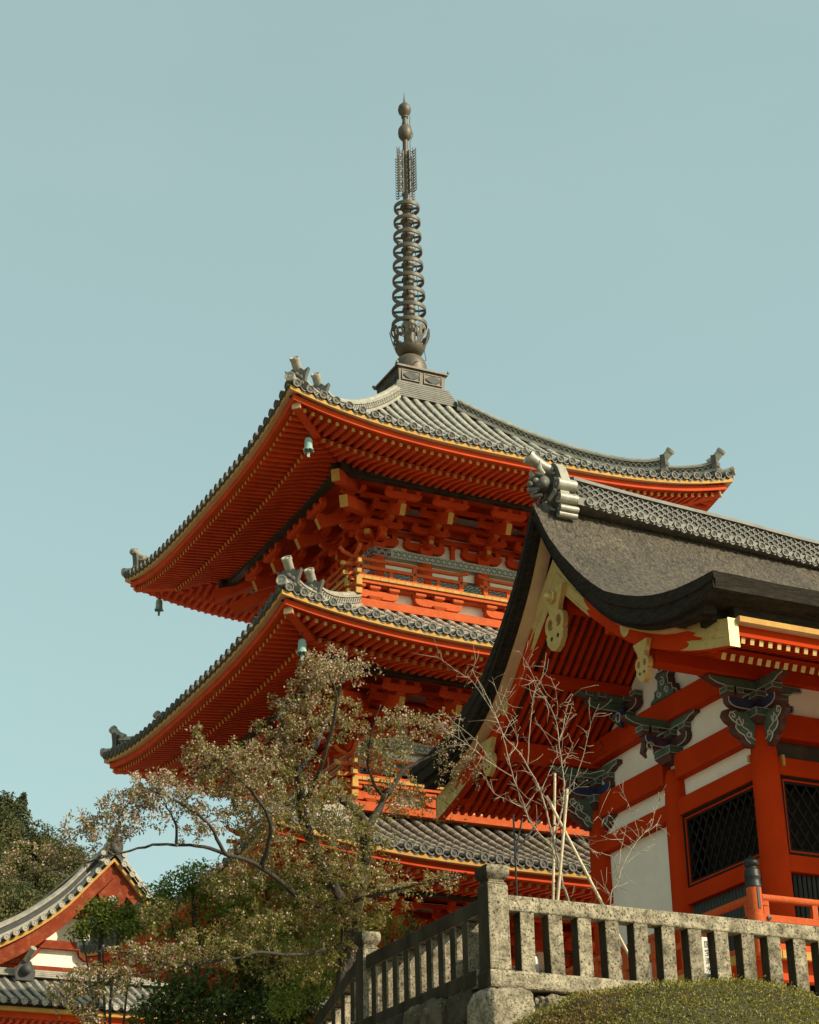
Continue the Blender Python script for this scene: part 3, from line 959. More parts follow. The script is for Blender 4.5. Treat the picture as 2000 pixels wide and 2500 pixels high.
# lotus petals with pierced lobes
mb = MB(); mb.T = PT
mb.lathe([(.16,25.46),(.26,25.48),(.33,25.54),(.385,25.63),(.395,25.70),(.365,25.70),(.31,25.58),(.25,25.52),(.15,25.50)], n=32)
lot = mb.build('lotus', ['bronze'], pagoda, smooth='auto'); lot.parent = fin
for k in range(8):
    mb = MB(); mb.T = PT @ Matrix.Rotation(k*math.pi/4+.2, 4, 'Z')
    out = [(-.09,0),(-.075,.13),(-.125,.20),(-.17,.31),(-.165,.42),(-.11,.50),(-.03,.52),(.0,.47),(.03,.52),(.11,.50),(.165,.42),(.17,.31),(.125,.20),(.075,.13),(.09,0)]
    hole = [(-.10,.36),(-.05,.42),(-.02,.35),(-.06,.31)]
    # outline split into three plates so that the eye holes stay open
    def bend(u, v):
        return Vector((u*.92, -(.385+.16*math.sin(v*2.4)), 25.66+v*1.08))
    def plate(poly):
        a = [bend(*p) for p in poly]
        b = [p+Vector((0, .022, 0)) for p in a]
        n = len(poly)
        mb.add(a+b, [tuple(range(n-1,-1,-1)), tuple(range(n,2*n))]+[(i,(i+1)%n,n+(i+1)%n,n+i) for i in range(n)])
    plate([(-.12,0),(.12,0),(.06,.12),(.105,.19),(.15,.27),(-.15,.27),(-.105,.19),(-.06,.12)])
    for s in (-1, 1):
        L_ = [(0,.27),(.05*s,.27),(.045*s,.36),(.08*s,.43),(.12*s,.40),(.115*s,.32),(.09*s,.27),(.155*s,.27),(.175*s,.34),(.165*s,.42),(.11*s,.50),(.03*s,.52),(0,.47)]
        plate(L_ if s > 0 else L_[::-1])
    mb.build('lotus_petal', ['bronze'], pagoda).parent = fin
# four pierced flame plates
for k in range(4):
    mb = MB(); mb.T = PT @ Matrix.Rotation(k*math.pi/2+.42, 4, 'Z')
    w = .36
    for (xa) in (.13, .27):
        mb.box(xa-.009, xa+.009, -.012, .012, 30.56, 32.02, 0)
    n = 16
    for i in range(n):
        z = 30.58+i*.088
        mb.tube([(.27, 0, z), (.32, 0, z-.015), (.365, 0, z+.03), (.385, 0, z+.085)], [.016, .017, .013, .004], 5, 0)
        if i % 2 == 0:
            pts = []
            for q in range(11):
                t = q/10*math.pi*1.9
                rr = .055*(1-q/16)
                pts.append((.20+rr*math.cos(t+1.2)*(-1)**(i//2), 0, z+.06+rr*1.1*math.sin(t+1.2)))
            mb.tube(pts, .010, 4, 0)
    mb.box(.07, .14, -.01, .01, 30.6, 32.0, 0)
    mb.build('flame_plate', ['bronze'], pagoda).parent = fin
# ---- wind bells hang from the hip rafters: things of their own
def bell(x, y, z, label, tilt):
    t = thing('wind_bell', (CX+x, CY+y, z), label, 'wind bell', 'wind bells under the pagoda eaves')
    t.rotation_euler = (0, 0, tilt)
    o = (CX+x, CY+y)
    mb = MB()
    mb.lathe([(0,z),(.05,z-.01),(.078,z-.04),(.086,z-.085),(.089,z-.22),(.100,z-.285),(.116,z-.31),(.108,z-.315),(.080,z-.22),(.072,z-.085),(0,z-.05)], c=o, n=24)
    for q in range(6):
        a = q*math.pi/3
        mb.sphere((o[0]+.108*math.cos(a), o[1]+.108*math.sin(a), z-.315), .022, 8, 6, 0)
    mb.build('bell_body', ['verdigris'], t, smooth='auto')
    mb = MB()
    mb.tube([(o[0], o[1], z-.08), (o[0], o[1], z-.44)], .010, 6)
    mb.box(o[0]-.03, o[0]+.03, o[1]-.006, o[1]+.006, z-.47, z-.36)
    mb.build('clapper', ['verdigris'], t)
    mb = MB()
    mb.tube([(o[0], o[1], z-.01), (o[0]+.02, o[1], z+.06), (o[0], o[1], z+.16)], .014, 6)
    mb.lathe([(.035,z-.005),(.03,z+.02),(0,z+.03)], c=o, n=10)
    mb.build('hook', ['iron'], t)
bell(-5.0, -5.0, 19.60, 'pale green wind bell hanging under the near corner of the top eaves', 0)
bell(-5.0, 5.0, 19.64, 'dark wind bell seen against the sky under the left tip of the top eaves', 0)
bell(-5.22, -5.22, 14.75, 'pale green wind bell under the near corner of the middle eaves, above the blossom', 0)
bell(-5.25, 5.25, 14.70, 'dark wind bell under the left tip of the middle eaves, touching the blossom', 0)
# =================================================================== GATE (bark-thatched hall on the right)
XG, Y1, Y2, Y3 = 17.24, 23.0, 25.43, 27.86
YM = 25.43
XE = 27.2                                          # far gable, out of the picture
gate = thing('temple_gate', (XG, YM, 4.45), 'deep vermilion temple gate with thick dark bark roof, gilt gable fittings and white plaster', 'temple gate')
ZF = 5.70                                          # veranda floor
vt = spline([0, .54, 1.19, 2.0, 2.73, 3.45, 4.1, 4.95], [14.03, 13.14, 12.38, 11.67, 11.28, 11.02, 10.88, 10.80])
bb = spline([0, .8, 1.53, 2.16, 2.75, 3.31, 3.91, 4.63, 4.95], [12.55, 11.81, 11.21, 10.76, 10.47, 10.24, 10.03, 9.84, 9.77])
XV = 14.8
def rooftop(x, d):
    e = max(0, min(1, (x-XV)/1.3)); e = e*e*(3-2*e)
    far = max(0, min(1, (XE-x)/1.3)); e = min(e, far*far*(3-2*far))
    sw = .17*math.sin(math.pi*min(1, d/4.9))**.8
    return vt(d)+e*sw - .02*e
ds = [0, .06, .14, .25, .38, .52, .68, .86, 1.06, 1.28, 1.52, 1.78, 2.06, 2.36, 2.68, 3.0, 3.32, 3.64, 3.95, 4.25, 4.53, 4.76, 4.95]
xsr = [XV, XV+.04, XV+.12, XV+.25, XV+.4, XV+.6, XV+.85, XV+1.1, XV+1.4]+[XV+1.4+i*.55 for i in range(1, 18)]+[XE-1.2, XE-.6, XE-.2, XE]
def thick(d):
    return .30+.14*math.exp(-((d-2.9)/1.6)**2)-(.10 if d > 4.6 else 0)*((d-4.6)/.35 if d > 4.6 else 0)
mb = MB()
for s in (-1, 1):
    top = [[(x+random.uniform(-.008,.008), YM+s*d, rooftop(x, d)+random.uniform(-.007,.007)) for d in ds] for x in xsr]
    mb.grid(top, 0, flip=(s > 0))
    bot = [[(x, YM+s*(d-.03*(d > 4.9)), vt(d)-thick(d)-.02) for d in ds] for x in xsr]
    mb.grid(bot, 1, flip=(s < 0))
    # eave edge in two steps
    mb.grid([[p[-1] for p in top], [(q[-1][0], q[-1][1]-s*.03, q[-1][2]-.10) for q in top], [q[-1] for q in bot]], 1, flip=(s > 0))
    for xi, fl in ((0, s > 0), (-1, s < 0)):
        a = top[xi]; b = bot[xi]
        sx = .035 if xi == 0 else -.035
        midr = [(p[0]+sx*.2, p[1], lerp(p[2], q[2], .42)) for p, q in zip(a, b)]
        midr2 = [(p[0]+sx, p[1], lerp(p[2], q[2], .46)) for p, q in zip(a, b)]
        mb.grid([a, midr, midr2, [(q[0]+sx, q[1], q[2]) for q in b]], 1, flip=not fl)
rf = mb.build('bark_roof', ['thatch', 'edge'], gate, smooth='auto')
# second, recessed thatch layer below, butted under the first
mb = MB()
for s in (-1, 1):
    secs = []
    for d in [q for q in ds if q < 4.54]:
        zt = vt(d)-thick(d)-.021
        z0 = zt-.07-max(0, (d-3.3)/1.5)*.06
        secs.append([(XV+.09, YM+s*d, z0), (XV+.30, YM+s*d, z0), (XV+.30, YM+s*d, zt), (XV+.09, YM+s*d, zt)])
    mb.strip(secs, 0)
mb.box(XV+.301, XE-.2, YM-4.395, YM-4.1, 10.29, vt(4.8)-thick(4.8)-.03, 0)
mb.build('thatch_layer', ['edge'], gate)

# ---- pale gable strip board, bargeboards with gilt plates
mb = MB()
for s in (-1, 1):
    secs = []
    for d in [q for q in ds if q < 3.8]:
        zt = vt(d)-thick(d)-.125
        secs.append([(XV+.1905, YM+s*d, zt), (XV+.43, YM+s*d, zt), (XV+.43, YM+s*d, zt+.03), (XV+.1905, YM+s*d, zt+.03)])
    mb.strip(secs, 0, mis=[1, 0, 0, 0])
mb.build('gable_strip', ['ochre', 'beige'], gate)
def hb(d): return lerp(.62, .40, min(1, d/4.9))
XB = 15.20
for s in (-1, 1):
    mb = MB(); secs = []
    dd = [0]+[d for d in ds if .1 < d < 4.6]+[4.65]
    for d in dd:
        z0 = bb(d); z1 = z0+hb(d)
        secs.append([(XB, YM+s*d, z0), (XB+.13, YM+s*d, z0), (XB+.13, YM+s*d, z1), (XB, YM+s*d, z1)])
    mb.strip(secs, 0)
    bo = mb.build('bargeboard', ['gverm'], gate)
    def plate(name, dlist, zlo, zhi):
        mb = MB(); secs = []
        for d, a, b in zip(dlist, zlo, zhi):
            z0 = bb(d)+hb(d)*a; z1 = bb(d)+hb(d)*b
            secs.append([(XB-.012, YM+s*d, z0), (XB-.002, YM+s*d, z0), (XB-.002, YM+s*d, z1), (XB-.012, YM+s*d, z1)])
        mb.strip(secs, 0)
        return mb
    # end plate with a ragged scalloped inner edge, plus the gilt end cap
    mb = MB(); 
    edge = [(3.42,0),(3.60,.10),(3.66,.22),(3.60,.30),(3.74,.34),(3.92,.33),(4.02,.40),(3.88,.47),(3.78,.52),(3.86,.60),(3.70,.66),(3.58,.70),(3.62,.82),(3.46,.88),(3.34,1.0)]
    outl = edge+[(4.64,1.0),(4.64,.5),(4.64,0)]
    def P(d, a): return Vector((XB-.012, YM+s*d, bb(d)+hb(d)*a))
    # as horizontal slices between the edge and the tip
    for i in range(len(edge)-1):
        (d0, a0), (d1, a1) = edge[i], edge[i+1]
        if a1-a0 < .001: continue
        n = 8
        lo = [P(lerp(d0, 4.64, j/n), a0) for j in range(n+1)]; hi = [P(lerp(d1, 4.64, j/n), a1) for j in range(n+1)]
        mb.grid([lo, hi], 0, flip=(s > 0))
        mb.grid([[lo[0], lo[0]+Vector((.011,0,0))], [hi[0], hi[0]+Vector((.011,0,0))]], 0)
    z0, z1 = bb(4.65), bb(4.65)+hb(4.65)
    mb.box(XB-.02, XB+.15, YM+s*4.652-(.0 if s > 0 else .012), YM+s*4.652+(.012 if s > 0 else 0), z0-.01, z1+.01, 0)
    for q in range(9):                              # chased relief on the plate
        a = q*.7
        mb.tube([(XB-.014, YM+s*(4.1+.09*math.cos(a)+.10*(q % 3)), bb(4.2)+.2+.10*math.sin(a)), (XB-.016, YM+s*(4.13+.09*math.cos(a+.5)+.10*(q % 3)), bb(4.2)+.2+.10*math.sin(a+.5)), (XB-.014, YM+s*(4.1+.06*math.cos(a+1)+.10*(q % 3)), bb(4.2)+.2+.07*math.sin(a+1))], .007, 5, 0)
    p = mb.build('gilt_plate', ['gilt'], gate); p.parent = bo
    # apex plate
    mb = MB()
    edge = [(.98,0),(.88,.12),(.98,.22),(.86,.3),(.80,.42),(.92,.46),(1.04,.44),(1.0,.56),(.86,.62),(.90,.74),(1.10,.78),(1.20,.86),(1.12,1.0)]
    for i in range(len(edge)-1):
        (d0, a0), (d1, a1) = edge[i], edge[i+1]
        if a1-a0 < .001: continue
        n = 8
        lo = [P(lerp(.0, d0, j/n), a0) for j in range(n+1)]; hi = [P(lerp(.0, d1, j/n), a1) for j in range(n+1)]
        mb.grid([lo, hi], 0, flip=(s > 0))
        mb.grid([[lo[-1], lo[-1]+Vector((.011,0,0))], [hi[-1], hi[-1]+Vector((.011,0,0))]], 0)
    mb.tube([(XB-.014, YM+s*d, bb(d)+.05) for d in (.1,.3,.5,.7,.85)], .008, 5, 0)
    p = mb.build('gilt_plate', ['gilt'], gate); p.parent = bo
    # oval boss
    mb = MB()
    d = 1.98
    mb.T = Matrix.Translation((XB-.004, YM+s*d, bb(d)+hb(d)*.5)) @ Matrix.Scale(1.45, 4, (0,0,1))
    mb.lathe([(.135,0),(.135,.012),(.12,.022),(.10,.018),(0,.02)], n=28, axis=(-1,0,0), o=(0,0,0))
    mb.T = None
    p = mb.build('gilt_boss', ['gilt'], gate, smooth='auto'); p.parent = bo

def gegyo(y, z, s):
    # hanging gilt gable pendant, flared top plate over a scrolled drop
    mb = MB()
    base = [(-.30,0),(.30,0),(.24,-.14),(.16,-.26),(.14,-.34),(-.14,-.34),(-.16,-.26),(-.24,-.14)]
    mb.prism([(a*s, b*s) for a, b in base], (XB-.10, y, z), (0,1,0), (0,0,1), (.09,0,0))
    # scrolled drop made of two hooks and a belly
    for sg in (-1, 1):
        outer = []; inner = []
        for q in range(17):
            t = lerp(-1.2, 3.9, q/16)
            rr = .145 if q < 12 else .145*(1-.10*(q-11))
            outer.append((sg*(.13+rr*math.cos(t)), -.54+rr*1.15*math.sin(t)))
            r2 = rr*.55
            inner.append((sg*(.115+r2*math.cos(t)), -.53+r2*1.15*math.sin(t)))
        for i in range(16):
            quad = [outer[i], outer[i+1], inner[i+1], inner[i]]
            mb.prism([(a*s, b*s) for a, b in quad], (XB-.10, y, z), (0,1,0), (0,0,1), (.09,0,0))
    belly = [(-.14,-.34),(.14,-.34),(.10,-.44),(.045,-.50),(.05,-.60),(.18,-.63),(.25,-.70),(.22,-.82),(.12,-.93),(.0,-.98),(-.12,-.93),(-.22,-.82),(-.25,-.70),(-.18,-.63),(-.05,-.60),(-.045,-.50),(-.10,-.44)]
    mb.prism([(a*s, b*s) for a, b in belly], (XB-.101, y, z), (0,1,0), (0,0,1), (.088,0,0))
    for sg in (-1, 1):
        mb.lathe([(.035*s,0),(.035*s,.004),(0,.004)], n=12, axis=(-1,0,0), o=(XB-.1015, y+sg*.09*s, z-.76*s), mi=1)
    return mb.build('gable_pendant', ['gilt', 'iron'], gate)
g1 = gegyo(YM, 12.50, 1.12)
mb = MB()
mb.lathe([(.125,0),(.125,.05),(.10,.07)], n=6, axis=(-1,0,0), o=(XB-.101, YM, 12.36))
mb.lathe([(.092,.07),(.07,.12),(.04,.155),(0,.165)], n=6, axis=(-1,0,0), o=(XB-.101, YM, 12.36))
mb.build('hexagonal_boss', ['gilt'], gate).parent = g1
gegyo(YM-2.50, 10.66, .66)
gegyo(YM+2.50, 10.66, .66)

# ---- tile ridge with woven lattice sides
XR = 15.52
mb = MB()
zr = spline([XR, XR+.8, XR+1.6, XR+3.3, XR+5.1, XR+8, XE-.7], [14.12, 14.06, 14.01, 13.93, 13.82, 13.80, 14.0])
n = 60
def rsec(x):
    z = zr(x)
    P = [(-.30,-.10),(-.30,.02),(-.23,.03),(-.23,.09),(-.17,.09),(-.17,.40),(-.22,.40),(-.22,.46),(-.10,.50),(-.06,.55),(0,.57),(.06,.55),(.10,.50),(.22,.46),(.22,.40),(.17,.40),(.17,.09),(.23,.09),(.23,.03),(.30,.02),(.30,-.10)]
    return [(x, YM+a, z+b) for a, b in P]
mis = [0]*21
mis[4] = 1; mis[15] = 1
xs_ = [lerp(XR, XE-.7, i/n) for i in range(n+1)]
mb.strip([rsec(x)[::-1] for x in xs_], 0, mis=[0,0,0,0,1,0,0,0,0,0,0,0,0,0,0,1,0,0,0,0,0])
for s in (-1, 1):
    for row, (zc_, ph) in enumerate(((.135,0),(.195,math.pi),(.25,0),(.305,math.pi),(.36,0))):
        pts = []
        m = int((XE-.7-XR)/.03)
        for i in range(m+1):
            x = XR+i*.03
            pts.append((x, YM+s*.182, zr(x)+zc_+.038*math.sin(x/.20*2*math.pi+ph)))
        mb.tube(pts, .014, 5, 2)
    x = XR+.22
    while x < XE-.8:
        z = zr(x)-.01
        mb.lathe([(.03,-.25),(.072,-.25),(.076,.0),(.075,.03),(.058,.03),(.053,.014),(.035,.014),(.028,.022),(.018,.012),(0,.022)], n=14, axis=(0,s,0), o=(x, YM+s*.31, z), mi=2)
        for off in (0, -.045):
            secs = []
            for q in range(6):
                t = q/5
                xx = lerp(x+.07, x+.25-.07, t); zz = z-.02-.045*math.sin(math.pi*t)+off
                secs.append([(xx, YM+s*.325, zz-.02), (xx, YM+s*.1, zz-.0), (xx, YM+s*.1, zz+.02), (xx, YM+s*.325, zz)])
            mb.strip(secs, 2)
        x += .25
rd = mb.build('ridge', ['ridgetile', 'tiledark', 'ridgetile'], gate, smooth='auto')
# ridge-end ornament: horned ogre tile with scroll fins and a rearing cylinder tile
mb = MB()
x0 = 15.20
poly = [(-.22,-.40),(-.32,-.30),(-.26,-.16),(-.34,-.06),(-.27,.10),(-.35,.24),(-.29,.40),(-.24,.52),(-.17,.62),(-.08,.68),(.08,.68),(.17,.62),(.24,.52),(.29,.40),(.35,.24),(.27,.10),(.34,-.06),(.26,-.16),(.32,-.30),(.22,-.40)]
mb.prism(poly, (x0, YM, 14.16), (0,1,0), (0,0,1), (.17,0,0), 1, side=0)
rngo = random.Random(4)
for s in (-1, 1):
    for yy, zz, rr in ((.245, .20, .115), (.285, -.07, .095), (.30, -.27, .065), (.25, -.36, .06)):
        mb.tube([(x0-.05, YM+s*yy, 14.16+zz), (x0+.30, YM+s*yy, 14.16+zz)], rr, 16, 0)
        mb.tube([(x0-.055, YM+s*yy+rr*.55*math.cos(t), 14.16+zz+rr*.55*math.sin(t)) for t in [q*.6 for q in range(9)]], .014, 5, 1)
    mb.tube([(x0-.22, YM+s*.10, 14.58), (x0-.30, YM+s*.14, 14.66), (x0-.30, YM+s*.17, 14.80)], [.055, .04, .006], 8, 0)   # horn
    mb.sphere((x0-.34, YM+s*.08, 14.44), .05, 10, 7, 0)                                                        # eye
    mb.sphere((x0-.26, YM+s*.15, 14.36), .10, 10, 7, 1)                                                        # cheek
    mb.tube([(x0-.30, YM+s*.03, 14.54), (x0-.34, YM+s*.10, 14.55), (x0-.26, YM+s*.19, 14.50)], [.04, .045, .02], 7, 1)  # brow
    mb.tube([(x0-.10, YM+s*.06, 14.02), (x0-.16, YM+s*.18, 14.06), (x0-.10, YM+s*.27, 14.2), (x0-.08, YM+s*.20, 14.32)], [.03,.045,.04,.012], 7, 1)
    mb.tube([(x0-.08, YM+s*.05, 13.86), (x0-.12, YM+s*.14, 13.92), (x0-.08, YM+s*.22, 13.86)], [.03,.04,.012], 7, 1)
    for q in range(5):
        mb.sphere((x0-.03, YM+s*(.12+.03*q), 14.70-.10*q), .022, 6, 5, 0)
mb.sphere((x0-.20, YM, 14.42), .17, 12, 9, 1)
mb.sphere((x0-.42, YM, 14.38), .065, 10, 7, 1)
mb.tube([(x0-.30, YM-.12, 14.27), (x0-.44, YM, 14.27), (x0-.30, YM+.12, 14.27)], [.03, .05, .03], 8, 1)
mb.tube([(x0-.26, YM-.11, 14.16), (x0-.38, YM, 14.17), (x0-.26, YM+.11, 14.16)], [.03, .045, .03], 8, 1)
for q in range(-2, 3):
    mb.sphere((x0-.40+.02*abs(q), YM+q*.04, 14.22), .018, 6, 5, 0)
mb.tube([(x0-.05, YM, 13.80), (x0-.10, YM, 13.95), (x0-.16, YM, 14.08)], [.10, .12, .09], 9, 1)
mb.tube([(15.42, YM, 14.72), (15.22, YM, 14.71), (15.00, YM, 14.79), (14.78, YM, 14.90)], [.095, .095, .10, .115], 16, 0)
ax = Vector((-.88, 0, .47)).normalized()
mb.lathe([(.132,-.05),(.132,.012),(.10,.012),(.09,-.004),(.04,-.004),(.03,.008),(0,.01)], n=18, axis=ax, o=(14.77, YM, 14.905), mi=0)
mb.tube([(14.80, YM, 14.99), (14.74, YM, 15.03), (14.73, YM, 15.12)], [.06, .03, .005], 7, 0)
oo = mb.build('ridge_end_ornament', ['tile', 'tileend'], gate, smooth='auto')

# ---- eaves: boards, beam, rafters on both sides
for s in (-1, 1):
    mb = MB()
    ye = YM+s*4.72
    mb.box(XB+.14, XE-.4, min(ye, ye-s*.34), max(ye, ye-s*.34), 10.19, 10.285, 1)
    mb.box(XB+.14, XE-.4, min(ye+s*.002, ye+s*.014), max(ye+s*.002, ye+s*.014), 10.195, 10.28, 0)
    mb.box(XB+.15, XE-.41, min(YM+s*4.60, YM+s*4.40), max(YM+s*4.60, YM+s*4.40), 10.2855, 10.47, 2)
    mb.build('eave_board', ['ochre', 'beige', 'edge'], gate)
    mb = MB()
    ye = YM+s*4.60
    mb.box(XB+.14, XE-.4, min(ye, ye-s*.16), max(ye, ye-s*.16), 10.03, 10.189, 0)
    mb.build('eave_beam', ['gverm'], gate)
    mb = MB()
    x = XB+.29
    dk = [0.08, .5, 1.0, 1.6, 2.2, 2.8, 3.4, 4.06]
    while x < XE-.5:
        for a, b in zip(dk[:-1], dk[1:]):
            last = b > 4.0
            mb.bar((x, YM+s*a, bb(a)+.09), (x, YM+s*(b+(.012 if not last else 0)), bb(b)+(.09 if not last else -.06)), .075, .10, 0, end=(1 if last else 0))
        mb.bar((x, YM+s*2.6, 10.56), (x, YM+s*4.56, 9.985), .068, .085, 0, end=1)
        x += .1555
    rows = [[(xx, YM+s*d, bb(d)+(.145 if d < 4.07 else .2)) for d in (.02, .5, 1.0, 1.6, 2.2, 2.8, 3.4, 4.06, 4.6)] for xx in (XB+.13, XE-.3)]
    mb.grid(rows, 2)
    ye = YM+s*4.05
    mb.box(XB+.14, XE-.4, min(ye, ye-s*.10), max(ye, ye-s*.10), bb(4.05)+.0, bb(4.05)+.07, 0)
    mb.build('rafters', ['gverm', 'gilt', 'darkwood'], gate)

# ---- purlins running along the building and out to the bargeboards
def beamX(y, z0, z1, w, x0=XB+.13, name='purlin'):
    mb = MB(); mb.box(x0, XE-.6, y-w/2, y+w/2, z0, z1)
    return mb.build(name, ['gverm'], gate, bevel=.012)
beamX(Y1, 10.34, 10.64, .26); beamX(Y3, 10.34, 10.64, .26)
beamX(Y2+1.27, 11.30, 11.50, .2); beamX(Y2-1.27, 11.30, 11.50, .2)
beamX(YM, 12.15, 12.40, .22)
# ---- gable wall
mb = MB()
mb.box(XG+.04, XG+.08, Y2, Y3, ZF+.15, 10.34)
mb.box(XG+.04, XG+.08, Y1, Y2-.001, 9.0, 10.34)
secs = []
for d in (0, .8, 1.5, 2.1, 2.43):
    secs.append(d)
poly = [(-2.43, 10.34), (2.43, 10.34)]+[(d, bb(d)+.02) for d in (2.43, 2.1, 1.5, .8, 0, -.8, -1.5, -2.1, -2.43) for d in [d] if True and True] if False else None
poly = [(-2.43,10.34),(2.43,10.34),(2.43,bb(2.43)),(2.1,bb(2.1)),(1.5,bb(1.5)),(.8,bb(.8)),(0,bb(0)),(-.8,bb(.8)),(-1.5,bb(1.5)),(-2.1,bb(2.1)),(-2.43,bb(2.43))]
mb.prism(poly, (XG+.04, YM, 0), (0,1,0), (0,0,1), (.04,0,0))
mb.box(XG, XG+7.4, Y1-.02, Y1+.02, 9.84, 10.34)
mb.build('plaster_wall', ['plaster'], gate)
def rail(y0, y1, z0, z1, x0, x1, bev=.012, name='tie_beam'):
    mb = MB(); mb.box(x0, x1, y0, y1, z0, z1); return mb.build(name, ['gverm'], gate, bevel=bev)
for (a, b) in ((Y1, Y2), (Y2, Y3)):
    rail(a+.18, b-.18, 9.42, 9.82, XG-.13, XG+.10)
    rail(a+.18, b-.18, 8.80, 9.08, XG-.12, XG+.10)
# window frame side bay (Y1-Y2) and the plaster bay (Y2-Y3)
rail(Y1+.18, Y2-.18, 7.34, 7.60, XG-.11, XG+.10)
rail(Y1+.18, Y2-.18, ZF+.1, 6.30, XG-.11, XG+.10)
rail(Y2+.18, Y3-.18, ZF+.0, ZF+.25, XG-.11, XG+.10)
def lattice_window(name, o, u, w, z0, z1, nrm, dark='black'):
    # o: lower corner, u: direction along the wall; diamonds of thin bars in a dark and red double frame
    mb = MB()
    O = Vector(o); U_ = Vector(u); N = Vector(nrm)
    def bx(a0, a1, c0, c1, t0, t1, mi):
        ps = [O+U_*a+Vector((0,0,c))+N*t for t in (t0, t1) for a, c in ((a0,c0),(a1,c0),(a1,c1),(a0,c1))]
        mb.add(ps, [(0,1,2,3),(7,6,5,4),(0,4,5,1),(1,5,6,2),(2,6,7,3),(3,7,4,0)], mi)
    h = z1-z0
    for f, mi, t0, t1 in ((0.0, 0, -.02, .05), (.048, 1, -.03, .035), (.079, 0, -.04, .02)):
        g = (.045, .028, .035)[[0.0, .048, .079].index(f)]
        bx(f, f+g, f, h-f, t0, t1, mi); bx(w-f-g, w-f, f, h-f, t0, t1, mi)
        bx(f+g+.001, w-f-g-.001, f, f+g, t0, t1, mi); bx(f+g+.001, w-f-g-.001, h-f-g, h-f, t0, t1, mi)
    a0, a1, c0, c1 = .116, w-.116, .116, h-.116
    st = .205; sl = 1.55
    k = a0-(c1-c0)/sl
    while k < a1+(c1-c0)/sl:
        for sg in (1, -1):
            p = []
            for c in (c0, c1):
                a = k+(c-c0)/sl if sg > 0 else k+(c1-c0)/sl-(c-c0)/sl
                p.append((a, c))
            (xa, ca), (xb, cb) = p
            # clip to the frame
            def clip(xa, ca, xb, cb):
                if max(xa, xb) <= a0 or min(xa, xb) >= a1: return None
                pts = [(xa, ca), (xb, cb)]
                for i in (0, 1):
                    x, c = pts[i]; x2, c2 = pts[1-i]
                    if x < a0: t = (a0-x)/(x2-x); pts[i] = (a0, c+(c2-c)*t)
                    elif x > a1: t = (a1-x)/(x2-x); pts[i] = (a1, c+(c2-c)*t)
                return pts
            r = clip(xa, ca, xb, cb)
            if r and abs(r[0][1]-r[1][1]) > .03:
                A = O+U_*r[0][0]+Vector((0,0,r[0][1]))-N*(.0+.022*(sg > 0)); B = O+U_*r[1][0]+Vector((0,0,r[1][1]))-N*(.0+.022*(sg > 0))
                mb.bar(A, B, .02, .034, 0, up=tuple(U_+Vector((0,0,.3))))
        k += st
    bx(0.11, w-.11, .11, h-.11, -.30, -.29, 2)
    return mb.build(name, [dark, 'gverm', 'black'], gate)
lattice_window('lattice_window', (XG-.02, Y1+.19, 7.60), (0,1,0), Y2-Y1-.38, 7.60, 8.80, (-1,0,0))
def slats(o, u, w, h, nrm):
    mb = MB(); O = Vector(o); U_ = Vector(u); N = Vector(nrm)
    n = int(w/.085)
    for i in range(n):
        a = O+U_*((i+.5)*w/n)
        mb.bar(a, a+Vector((0,0,h)), .045, .045, 0, up=tuple(U_+N))
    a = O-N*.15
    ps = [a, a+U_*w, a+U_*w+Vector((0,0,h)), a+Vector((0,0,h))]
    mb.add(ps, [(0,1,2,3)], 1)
    return mb.build('slat_panel', ['darkgreen', 'black'], gate)
slats((XG, Y1+.19, 6.30), (0,1,0), Y2-Y1-.38, 1.04, (-1,0,0))
# ---- columns
def column(x, y, r=.215, z1=9.62):
    mb = MB()
    mb.lathe([(r*1.05, ZF-.6), (r*1.03, 7.0), (r*.97, 9.0), (r*.86, z1-.15), (r*.72, z1-.04), (r*.55, z1)], c=(x, y), n=32)
    return mb.build('column', ['gverm'], gate, smooth='auto')
for x in (XG, XG+2.5, XG+4.9, XG+7.4):
    for y in (Y1, Y2, Y3):
        if x > XG and y == Y2: continue
        column(x, y)
# ---- front wall beams and bay window
for xa in (XG, XG+2.5, XG+4.9):
    xb = xa+2.5
    rail(Y1-.12, Y1+.10, 9.44, 9.84, xa+.18, xb-.18)
    rail(Y1-.11, Y1+.10, 8.84, 9.12, xa+.18, xb-.18)
    rail(Y1-.10, Y1+.10, 7.34, 7.60, xa+.18, xb-.18)
    lattice_window('lattice_window', (xa+.20, Y1-.02, 7.60), (1,0,0), 2.10, 7.60, 8.84, (0,-1,0))
    slats((xa+.20, Y1, 6.30), (1,0,0), 2.1, 1.04, (0,-1,0))
    rail(Y1-.10, Y1+.10, ZF+.1, 6.30, xa+.18, xb-.18)
mb = MB()
mb.box(XG+.16, XG+7.3, Y1+.12, Y1+.14, 9.0, 9.5); mb.box(XG+.12, XG+7.3, Y3-.05, Y3+.05, ZF, 10.34); mb.box(XG+7.3, XG+7.4, Y1, Y3, ZF, 10.34)
mb.box(XG+.1, XG+7.4, Y1+.1, Y3, 10.0, 10.05); mb.box(XG-1.0, XG+7.4, Y1-1.0, Y3+1.0, ZF-.22, ZF-.12)
mb.build('interior_boards', ['darkwood'], gate)
mb = MB()
mb.box(XG-.135, XG-.08, Y1+.19, Y1+.25, 9.10, 9.20)
mb.build('gilt_wedge', ['ochre'], gate)
mb = MB(); mb.box(XG+.22, XG+.27, Y1-.16, Y1-.09, 8.97, 9.14)
mb.build('gilt_wedge', ['ochre'], gate)

